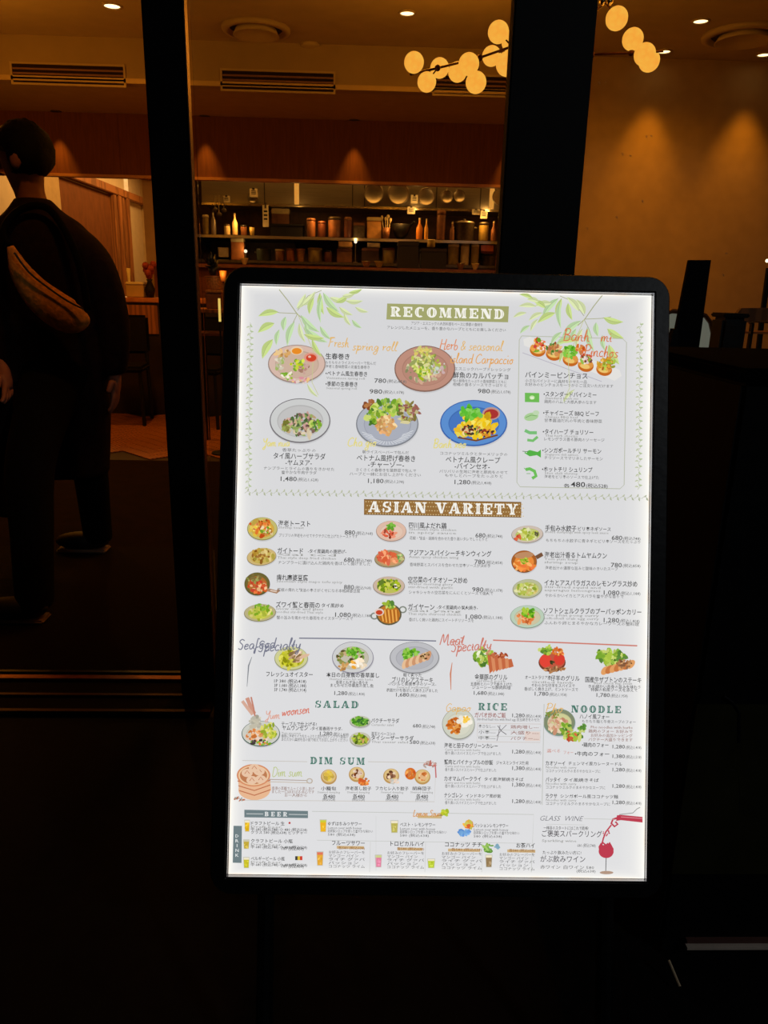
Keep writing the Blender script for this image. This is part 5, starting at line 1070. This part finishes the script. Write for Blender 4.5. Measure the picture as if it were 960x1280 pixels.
for colm in rows:
    for (a, x0, x1, a2, s0, s1, y, e1, e2, ex, p, q, p0, p1, py, d, dx) in colm:
        T(x0, x1, y, 8, a, K, .01, g='b')
        if a2: T(s0, s1, y+.8, 5.6, a2, K, .008, g='b')
        tiny(x0, ex, y+4.8, e1, LT, 4.2, 'b')
        if e2: tiny(x0, ex, y+8.8, e2, LT, 4.2, 'b')
        price(p0, p1, py, p, q, g='b'); tiny(x0+1, dx, py+4.4, d, DK2, 4.8, 'b')
T(333, 391, 842.5, 7, 'フレッシュオイスター', K, .01, g='c')
for i, s_ in enumerate(('1P 380 (税込418)', '3P 1,080 (税込1,188)', '5P 1,740 (税込1,914)')): T(343, 383, 851+i*5.4, 5.6, s_, DK, .006, g='c')
T(408, 474, 843.5, 6.4, '本日の白身魚の香草蒸し', K, .012, g='c'); tiny(412, 466, 848.5, 'Steamed white fish with herbs', LT, 4, 'c'); tiny(420, 460, 852.8, '香草とねぎ油の香りを', DK, 4.8, 'c'); tiny(413, 467, 856.6, 'まとわせた中華風の蒸し魚', DK, 4.8, 'c'); price(418, 456, 865.8, '1,280', '1,408', 6.6, 'c')
tiny(504, 527, 843.5, '軽く炙った', DK, 5, 'c'); T(490, 541, 849.6, 7.6, 'ブリのレアステーキ', K, .008, g='c'); tiny(485, 545, 854.6, '-バジルと青唐辛子のソース-', DK, 5, 'c'); tiny(496, 536, 858.6, 'Seared yellowtail', LT, 4, 'c'); tiny(483, 547, 862.6, '表面だけを香ばしく焼き上げました', DK, 4.6, 'c'); price(495, 533, 867.8, '1,680', '1,848', 6.4, 'c')
T(593, 634, 846, 7.4, '金華豚のグリル', K, .01, g='c'); tiny(595, 632, 850.6, 'Grilled pork', LT, 4, 'c'); tiny(588, 640, 854.8, '五香粉とハーブで焼き上げた', DK, 4.8, 'c'); tiny(590, 638, 859, 'ジューシーな豚肉料理', DK, 4.8, 'c'); price(592, 630, 865.6, '1,680', '1,848', 6.4, 'c')
T(656, 688, 846.5, 5.4, 'オーストラリア産', K, .006, g='c'); T(688, 724, 847.5, 7.2, '仔羊のグリル', K, .01, g='c'); tiny(664, 716, 852.4, 'Grilled lamb', LT, 4, 'c'); tiny(664, 718, 856.6, 'やわらかな仔羊をスパイスで', DK, 4.8, 'c'); tiny(655, 722, 861.2, '香ばしく焼き上げ、ミントソースで', DK, 4.8, 'c'); price(668, 708, 866.6, '1,780', '1,958', 6.6, 'c')
T(731, 801, 849.5, 7.4, '国産牛ザブトンのステーキ', K, .01, g='c'); tiny(742, 790, 853.6, 'Beef chuck flap steak', LT, 4, 'c'); tiny(735, 800, 858, 'きめ細かい赤身の旨みを味わう', DK, 4.8, 'c'); tiny(738, 796, 862, '特製の和風ソースを添えて', DK, 4.8, 'c'); price(745, 784, 868.2, '1,780', '1,958', 6.6, 'c')
T(352, 396, 904.6, 5.6, 'テーブルで仕上げる!', K, .008, g='d'); T(353, 385, 909.4, 6.6, 'ヤムウンセン', K, .01, g='d'); T(388, 428, 910.4, 5.2, '-タイ風春雨サラダ-', K, .006, g='d'); price(400, 436, 916.2, '1,280', '1,408', 6.4, 'd'); tiny(352, 376, 915.8, 'Yum woonsen', LT, 4, 'd')
for i in range(2): tiny(352, 435, 920+i*4.2, ('春雨に海老やイカをたっぷりと合わせたナンプラー風味の', 'あたたかい具材を目の前で和えてお召し上がりください')[i], DK2, 4.6, 'd')
T(464, 499, 900.4, 6.2, 'パクチーサラダ', K, .01, g='d'); tiny(464, 492, 905.4, 'Coriander salad', LT, 4, 'd'); price(516, 544, 906.6, '680', '748', 6, 'd')
T(464, 494, 916.8, 5, '温玉とベーコンの', DK, .006, g='d'); T(464, 517, 922, 6.2, 'タイシーザーサラダ', K, .01, g='d'); tiny(464, 510, 926.8, 'Thai caesar salad', LT, 4, 'd'); price(512, 544, 927, '580', '638', 6, 'd')
for x, n, p in ((411, '小籠包', '480'), (448, '海老蒸し餃子', '480'), (490, 'フカヒレ入り餃子', '480'), (527, '胡麻団子', '480')):
    h_ = len(n)*2.2+3; T(x-h_, x+h_, 985, 5.2, n, K, .008, g='d'); tiny(x-14, x+14, 989.5, 'Steamed dumpling', LT, 3.6, 'd'); T(x-7, x+8, 994.8, 6.2, '各'+p, DK, .006, g='d'); T(x-8, x+8, 998.6, 4.4, '(税込528)', DK2, .004, g='d')
for i in range(2): tiny(340, 393, 985+i*4.2, ('香港の蒸籠でふっくら蒸しあげ', 'ました一口ほおばる点心です')[i], (150, 120, 110), 4.6, 'd')
tiny(356, 384, 993.5, 'お一人様から', (150, 120, 110), 4.6, 'd')
T(593, 632, 893.4, 6.8, 'ガパオ炒めご飯', (150, 70, 60), .008, g='e'); price(640, 676, 893.6, '1,280', '1,408', 6.4, 'e'); tiny(596, 674, 898.8, 'Stir-fried basil rice with fried egg 目玉焼きをのせた', DK2, 4.4, 'e')
for i in range(3): T(598, 619, 907.5+i*7.2, 4.8, ('辛さなし', '小辛', '中辛')[i]+'---', DK2, .004, g='e'); T(638, 673, 908.3+i*7.2, 4.8, ('鶏肉増し---', '大盛り---', 'パクチー---')[i], (150, 100, 90), .004, g='e')
for i, (a, b, x1, x2, p) in enumerate((('海老と茄子のグリーンカレー', '', 622, 0, '1,280'), ('蟹肉とパイナップルの炒飯', 'ジャスミンライス使用', 616, 660, '1,380'), ('カオマムパークライ', 'タイ風海鮮焼きそば', 601, 654, '1,380'), ('ナシゴレン', 'インドネシア風炒飯', 578, 626, '1,280'))):
    y = 931.6+i*20.6; T(555, x1, y, 6.4, a, K, .012, g='e')
    if b: T(x1+4, x2, y+.8, 5, b, DK, .006, g='e')
    tiny(556, 600, y+5, 'Curry and rice with herbs', LT, 4.2, 'e'); tiny(556, 626-6*(i % 2), y+9.6, '香り高いスパイスとハーブで仕上げました', DK2, 4.4, 'e'); price(640, 676, y+7.2, p, '1,408', 6.4, 'e')
T(724, 761, 895.4, 6.6, 'ハノイ風フォー', K, .01, g='f'); tiny(727, 794, 901.6, 'もちもち麺と牛骨スープのフォー', DK2, 4.6, 'f')
for i in range(4): tiny(738-(i % 2)*3, 790, 908.5+i*5.2, ('Pho noodles with herbs', '鶏肉のフォー お好みで', 'お好みの追加トッピング', 'パクチー大盛りできます')[i], (150, 110, 100), 4.6, 'f')
T(727, 760, 930.6, 6, '•鶏肉のフォー', K, .01, g='f'); price(765, 801, 932.6, '1,280', '1,408', 6.2, 'f'); T(718, 761, 941.8, 6, '•牛肉のフォー', K, .01, g='f'); price(765, 801, 944.6, '1,380', '1,518', 6.2, 'f')
for i, (a, b, x1, x2) in enumerate((('カオソーイ', 'チェンマイ風カレーヌードル', 706, 777), ('パッタイ', 'タイ風焼きそば', 700, 748), ('ラクサ', 'シンガポール風ココナッツ麺', 696, 772))):
    y = 953.5+i*20.4; T(681.5, x1, y, 6.2, a, K, .012, g='f'); T(x1+4, x2, y+.6, 5, b, DK, .006, g='f'); tiny(682, 720, y+5, 'Noodles with curry', LT, 4.2, 'f'); tiny(682, 750+i*6, y+9.8, 'ココナッツミルクのまろやかなスープに', DK2, 4.4, 'f'); price(765, 801, y+7.8, '1,280', '1,408', 6.2, 'f')
T(683, 700, 938, 5, '選べる', (206, 150, 140), .004, g='f'); T(704, 716, 940, 5, 'フォー', (206, 150, 140), .004, g='f')
for i, (a, x1) in enumerate((('ドラフトビール 生', 356), ('クラフトビール 小瓶', 366), ('ベルギービール 小瓶', 356))):
    y = 1028.5+i*22; T(314, x1, y, 5.2, a, K, .008, g='h'); tiny(314, 352, y+4.2, 'Draft beer', LT, 3.8, 'h'); tiny(314, 384, y+7.6, '中 680 (税込748) 小 480 (税込528)', DK, 4.6, 'h')
    if i: T(352, 380, y+9.2, 5.4, '780 (税込858)', K, .006, g='h')
    else: tiny(314, 384, y+11.4, 'グラス 580 (税込638) ピッチャー', DK, 4.6, 'h')
for x0, a, x1 in ((410, 'ゆずはちみつサワー', 452), (500, 'ベスト・レモンサワー', 544), (592, 'パッションレモンサワー', 635)):
    T(x0, x1, 1029+(x0-410)*.012, 5.4, a, K, .008, g='h')
    for j in range(3): tiny(x0, x1+(0, 14, -8)[j], 1034+j*4.2+(x0-410)*.012, ('Lemon sour with honey', '自家製シロップを使った爽やかな味わい', '580 (税込638)')[j], DK2, 4.2, 'h')
for x0, x1, a in ((415, 456, 'フルーツサワー'), (488, 530, 'トロピカルハイ'), (556, 602, 'ココナッツ チチ'), (645, 668, 'お茶ハイ')):
    q = (x0-415)*.013; T(x0, x1, 1053+q, 6.6, a, K, .01, g='h'); T(x0+8 if x0 < 640 else 636, x1, 1059.2+q, 4, '各580 (税込638)', (150, 100, 50), .004, g='h')
    for j in range(5): tiny(x0-4 if x0 < 640 else 624, x1-(j % 2)*8, 1064.5+j*4.4+q, ('お好みのフレーバーを', 'マンゴー パイン', 'ライチ グァバ', 'パッション', 'ココナッツ ライム')[j], DK2, 4.2, 'h')
T(675, 729, 1022, 8.6, 'GLASS  WINE', (110, 110, 116), -.006, .35, g='h')
tiny(679, 735, 1034.4, '一杯目のスタートにはこれで乾杯!', DK, 5, 'h'); T(677, 752, 1041.5, 8.8, 'ご褒美スパークリング', (80, 76, 80), .004, g='h'); tiny(677, 720, 1050, 'Sparkling wine', LT, 4.4, 'h'); T(721, 744, 1056, 5, '680 (税込748)', DK2, .004, g='h')
tiny(678, 726, 1065, 'たっぷり飲みたい方に!', DK, 5, 'h'); T(675, 731, 1073, 8.8, 'がぶ飲みワイン', (80, 76, 80), .004, g='h'); tiny(675, 700, 1083, '赤ワイン', DK2, 5, 'h'); tiny(704, 742, 1083.4, '白ワイン 580', DK2, 5, 'h'); tiny(720, 744, 1088, '(税込638)', DK2, 4.4, 'h')

for i, ch_ in enumerate('DRINK'): T(294.6 + (ch_ == 'I')*1.6, 298.8 - (ch_ == 'I')*1.6, 1044+i*6, 5.4, ch_, (226, 230, 230), .01, g='h')

tobs = []
for (x0, x1, y, s, txt, c, off, sh, g, rot) in TEXTS:
    cu = bpy.data.curves.new('t', 'FONT'); cu.body = txt; cu.resolution_u = 1 if s < 6 else 2; cu.offset = off*1.2; cu.shear = sh
    o = bpy.data.objects.new('t', cu); C.objects.link(o); tobs.append(o)
bpy.context.view_layer.update()
dg = bpy.context.evaluated_depsgraph_get()
LBL = {'a': 'lettering of the recommended dishes', 'b': 'lettering of the twelve Asian variety dishes', 'c': 'lettering under the seafood and meat dishes', 'd': 'lettering of salads and dim sum', 'e': 'lettering of the rice dishes', 'f': 'lettering of the noodle dishes', 'h': 'lettering of the drinks'}
inks = {g: Ink() for g in LBL}
for k in inks.values(): k.y = -.0022
for o, (x0, x1, y, s, txt, c, off, sh, g, rot) in zip(tobs, TEXTS):
    ev = o.evaluated_get(dg); me = ev.to_mesh()
    if not len(me.vertices): continue
    xs = [v.co.x for v in me.vertices]; a, b = min(xs), max(xs)
    u0, v0 = S(x0, y); u1, _ = S(x1, y); um, vm = S((x0+x1)/2, y)
    sx = (u1-u0)/(b-a); sy = s*.00113*1.02
    pts = [(u0+(v.co.x-a)*sx, vm+(v.co.y-.37)*sy) for v in me.vertices]
    inks[g].tris(pts, [tuple(p.vertices) for p in me.polygons], c, 0)
    ev.to_mesh_clear()
for g, k in inks.items():
    k.out('lettering', LBL[g])['kind'] = 'stuff'
for o in tobs:
    cu = o.data; bpy.data.objects.remove(o); bpy.data.curves.remove(cu)

# ================================================================== THE WALKING PERSON
def skin(name, verts, edges, m, parent, sub=2):
    """verts: list of (x,y,z,rx[,ry])"""
    me = bpy.data.meshes.new(name); me.from_pydata([v[:3] for v in verts], edges, [])
    o = bpy.data.objects.new(name, me); C.objects.link(o)
    md = o.modifiers.new('s', 'SKIN'); md.use_smooth_shade = True; md.branch_smoothing = .3
    for i, v in enumerate(verts):
        me.skin_vertices[0].data[i].radius = (v[3], v[4] if len(v) > 4 else v[3])
        me.skin_vertices[0].data[i].use_root = (i == 0)
    o.modifiers.new('b', 'SUBSURF').levels = sub; o.modifiers['b'].render_levels = sub
    bpy.context.view_layer.update(); d = bpy.context.evaluated_depsgraph_get()
    nm = bpy.data.meshes.new_from_object(o.evaluated_get(d)); o.modifiers.clear(); o.data = nm; nm.name = name
    for p in nm.polygons: p.use_smooth = True
    nm.materials.clear(); nm.materials.append(m); o.parent = parent; return o
HY = 3.05
base = Vector((P(90, 700, HY).x, HY, 0))
pr = thing('person', 'person in a dark jacket walking left past the entrance', 'person', base)
def H(x, y, Y=HY): p = P(x, y, Y)-base; return p
SKIN = mat('skin', (170, 110, 84), .6, 0, 30, .1, .03)
JKT = mat('dark_brown_jacket', (34, 20, 20), .8, 0, 40, .3, .2, spec=.1); TRS = mat('black_trousers', (9, 9, 11), .85, 0, 40, .3, .2, spec=.1); HAIR = mat('black_hair', (6, 4, 4), .6, 0, 120, .4, .4, stretch=(1, 1, 6), spec=.2); SHOE = mat('dark_shoe', (26, 18, 16), .6, 0, 30, .2, .1)
def V(p, r, r2=None): return (p.x, p.y, p.z, r, r2 or r)
hipc = H(90, 436); chest = H(62, 330); neckb = H(42, 256); headc = H(27, 200); crown = H(26, 172)
shR = H(94, 298, HY-.02); elR = H(140, 385, HY-.02); wrR = H(143, 462, HY-.02)
shL = H(0, 296, HY+.1); elL = H(-14, 385, HY+.1); wrL = H(4, 462, HY-.12)
hR = H(106, 452, HY+.03); kR = H(110, 562, HY+.07); aR = Q(122, 664, .09)-base; hL = H(74, 452, HY-.03); kL = H(38, 582, 2.68); aL = P(42, 746, 2.45)-base
aR.z = max(aR.z, .09); 
verts = [V(hipc, .07), V(chest, .09), V(neckb, .055), V(H(36, 238), .052), V(headc, .078, .09), V(crown, .066, .075),
         V(shR, .045), V(elR, .034), V(wrR, .026), V(shL, .045), V(elL, .034), V(wrL, .026), V(hR, .05), V(kR, .04), V(aR, .032), V(hL, .04), V(kL, .036), V(aL, .032)]
edges = [(0, 1), (1, 2), (2, 3), (3, 4), (4, 5), (1, 6), (6, 7), (7, 8), (1, 9), (9, 10), (10, 11), (0, 12), (12, 13), (13, 14), (0, 15), (15, 16), (16, 17)]
def hand(wi, w_, d):
    # palm and five curled fingers, the thumb leaving the side of the palm
    d = d.normalized(); side = Vector((0, 1, 0)); pal = w_+d*.07
    verts.append(V(pal, .022, .034)); pi = len(verts)-1; edges.append((wi, pi))
    cu = Vector((-1, 0, 0))
    for k, (o_, l) in enumerate(((-.030, .062), (-.011, .072), (.009, .068), (.028, .054))):
        b_ = pal+d*.035+side*o_; verts.append(V(b_, .0095)); a = len(verts)-1; verts.append(V(b_+d*l*.5+cu*.006, .0088)); verts.append(V(b_+d*l*.9+cu*(.02+.004*k), .0075))
        edges.extend([(pi, a), (a, a+1), (a+1, a+2)])
    b_ = w_+d*.04-side*.038; verts.append(V(b_, .012)); a = len(verts)-1; verts.append(V(b_+d*.045-side*.014+cu*.012, .009)); edges.extend([(pi, a), (a, a+1)])
hand(8, wrR, wrR-elR+Vector((0, 0, -.05))); hand(11, wrL, wrL-elL)
body = skin('body', verts, edges, SKIN, pr)
# face on the side the head looks at (to the left)
fd = Vector((-1, .15, 0)).normalized(); fs = Vector((0, 1, 0))
bm = bmesh.new(); sphere(bm, headc+fd*.088+Vector((0, 0, -.012)), .016, 10, (1.2, .7, 1.3)); obj('nose', bm, SKIN, body, smooth=True)
for s in (-1, 1):
    obj('eye', sphere(bmesh.new(), headc+fd*.078+fs*.032*s+Vector((0, 0, .012)), .012, 10), mat('eye_white', (200, 196, 190), .3, 0, 20, .05, .01), body, smooth=True)
    obj('ear', sphere(bmesh.new(), headc+fs*.082*s+Vector((.012, 0, -.008)), .03, 12, (.7, .35, 1.1)), SKIN, body, smooth=True)
obj('mouth', sphere(bmesh.new(), headc+fd*.082+Vector((0, 0, -.048)), .02, 10, (.35, 1, .25)), mat('lips', (150, 76, 66), .5, 0, 20, .05, .01), body, smooth=True)
# hair: a cap of tufts
bm = bmesh.new(); sphere(bm, headc+Vector((.014, 0, .030)), .103, 22, (1.0, .93, 1.02))
for v in bm.verts:
    q = v.co-headc
    if q.x < -.03 and q.z < .03: v.co = headc + q*.72
    if q.z < -.055: v.co.z = headc.z-.055+(q.z+.055)*.3
    v.co += Vector((rnd.uniform(-1, 1), rnd.uniform(-1, 1), rnd.uniform(-1, 1)))*.004
obj('hair', bm, HAIR, pr, smooth=True)
def cloth(name, limbs, m, vox=.014):
    """limbs: chains of (point, half width, half depth); fused into one continuous garment"""
    bm = bmesh.new()
    for ch_ in limbs:
        cp = cat([(p.x, p.y, p.z, a_, b_) for p, a_, b_ in ch_], 4); prev = None; first = None; rings = []
        for q in cp:
            x, y, z, a_, b_ = q
            rings.append([bm.verts.new((x+a_*math.cos(2*math.pi*k/20), y+b_*math.sin(2*math.pi*k/20), z)) for k in range(20)])
        for p_, q_ in zip(rings, rings[1:]):
            for k in range(20): bm.faces.new((p_[k], p_[(k+1) % 20], q_[(k+1) % 20], q_[k]))
        bm.faces.new(rings[0]); bm.faces.new(rings[-1][::-1])
    o = obj(name, bm, m, pr)
    md = o.modifiers.new('fuse', 'REMESH'); md.mode = 'VOXEL'; md.voxel_size = vox; md.use_smooth_shade = True
    s2 = o.modifiers.new('soften', 'SMOOTH'); s2.iterations = 3; s2.factor = .5
    bpy.context.view_layer.update(); d = bpy.context.evaluated_depsgraph_get()
    nm = bpy.data.meshes.new_from_object(o.evaluated_get(d)); o.modifiers.clear(); o.data = nm; nm.name = name
    if not nm.materials: nm.materials.append(m)
    for p in nm.polygons: p.use_smooth = True
    return o
cloth('jacket', [
 [(H(86, 592), .160, .13), (H(84, 520), .168, .13), (H(78, 450), .168, .135), (H(68, 380), .172, .14), (H(58, 320), .182, .14), (H(50, 284), .165, .12), (H(44, 264), .10, .085), (H(41, 248), .062, .06)],
 [(H(70, 276, HY-.02), .055, .07), (H(92, 296, HY-.02), .078, .09), (H(118, 330, HY-.03), .074, .08), (H(137, 385, HY-.02), .066, .07), (H(144, 430, HY-.02), .056, .06), (H(143, 468, HY-.02), .046, .05)],
 [(H(16, 296, HY+.05), .085, .09), (H(-6, 340, HY+.1), .08, .085), (H(-14, 390, HY+.1), .07, .08), (H(-6, 440), .06, .07), (H(6, 474, HY-.12), .048, .055)],
 [(H(30, 320), .11, .11), (H(26, 450), .13, .12), (H(22, 560, HY-.05), .13, .12), (H(26, 640, HY-.08), .11, .10)]], JKT)
cloth('trousers', [
 [(H(86, 440), .14, .115), (H(106, 500, HY+.03), .10, .105), (kR, .074, .085), ((kR+aR)/2, .066, .075), (aR+Vector((0, 0, -.045)), .058, .066)],
 [(H(78, 440), .14, .115), (H(56, 512, HY-.20), .105, .12), (kL, .084, .095), ((kL+aL)/2, .070, .085), (aL+Vector((0, 0, -.045)), .060, .072)]], TRS)
for an in (aR, aL):
    bm = bmesh.new(); f0 = Vector((an.x, an.y, .008)); 
    sphere(bm, f0+Vector((-.06, -.02, .045)), .05, 14, (2.3, .85, .8)); sphere(bm, f0+Vector((.0, 0, .06)), .045, 12, (1.1, .9, 1.1))
    for v in bm.verts: v.co.z = max(v.co.z, .012)
    s_ = obj('shoe', bm, SHOE, pr, smooth=True)
    obj('sole', B(f0+Vector((-.165, -.055, 0)), f0+Vector((.045, .025, .014)), .006), mat('pale_rubber_sole', (150, 120, 96), .7, 0, 20, .2, .02), s_)
# shoulder bag of tan cloth under the arm, with a dark strap
bag = thing('shoulder_bag', 'tan cloth shoulder bag slung across the back of the walking person', 'bag', H(60, 370, HY-.2)+base)
bl0 = bag.location
bm = tube(bmesh.new(), [P(x, y, HY-.21)-bl0 for x, y in cat([(13, 308), (24, 336), (42, 362), (64, 382), (88, 396), (104, 397), (110, 395)], 4)],
          [v[0] for v in cat([(.012,), (.036,), (.052,), (.062,), (.060,), (.038,), (.012,)], 4)], 18)
yc = sum(v.co.y for v in bm.verts)/len(bm.verts)
for v in bm.verts: v.co.y = yc+(v.co.y-yc)*.6
obj('bag_body', bm, mat('tan_canvas', (222, 150, 60), .85, 0, 60, .3, .3, spec=.1), bag, smooth=True)
obj('zip', tube(bmesh.new(), [P(x, y, HY-.252)-bl0 for x, y in cat([(18, 316), (36, 340), (58, 358), (84, 376), (104, 386)], 3)], .0035, 6), IRON, bag)
obj('strap', tube(bmesh.new(), [P(x, y, Y)-bl0 for x, y, Y in cat([(13, 308, HY-.2), (4, 288, HY-.15), (26, 262, HY-.12), (62, 262, HY-.12), (96, 320, HY-.19), (110, 388, HY-.2)], 5)], .013, 8), mat('black_webbing', (12, 10, 10), .9, 0, 60, .3, .1, spec=.05), bag, smooth=True)
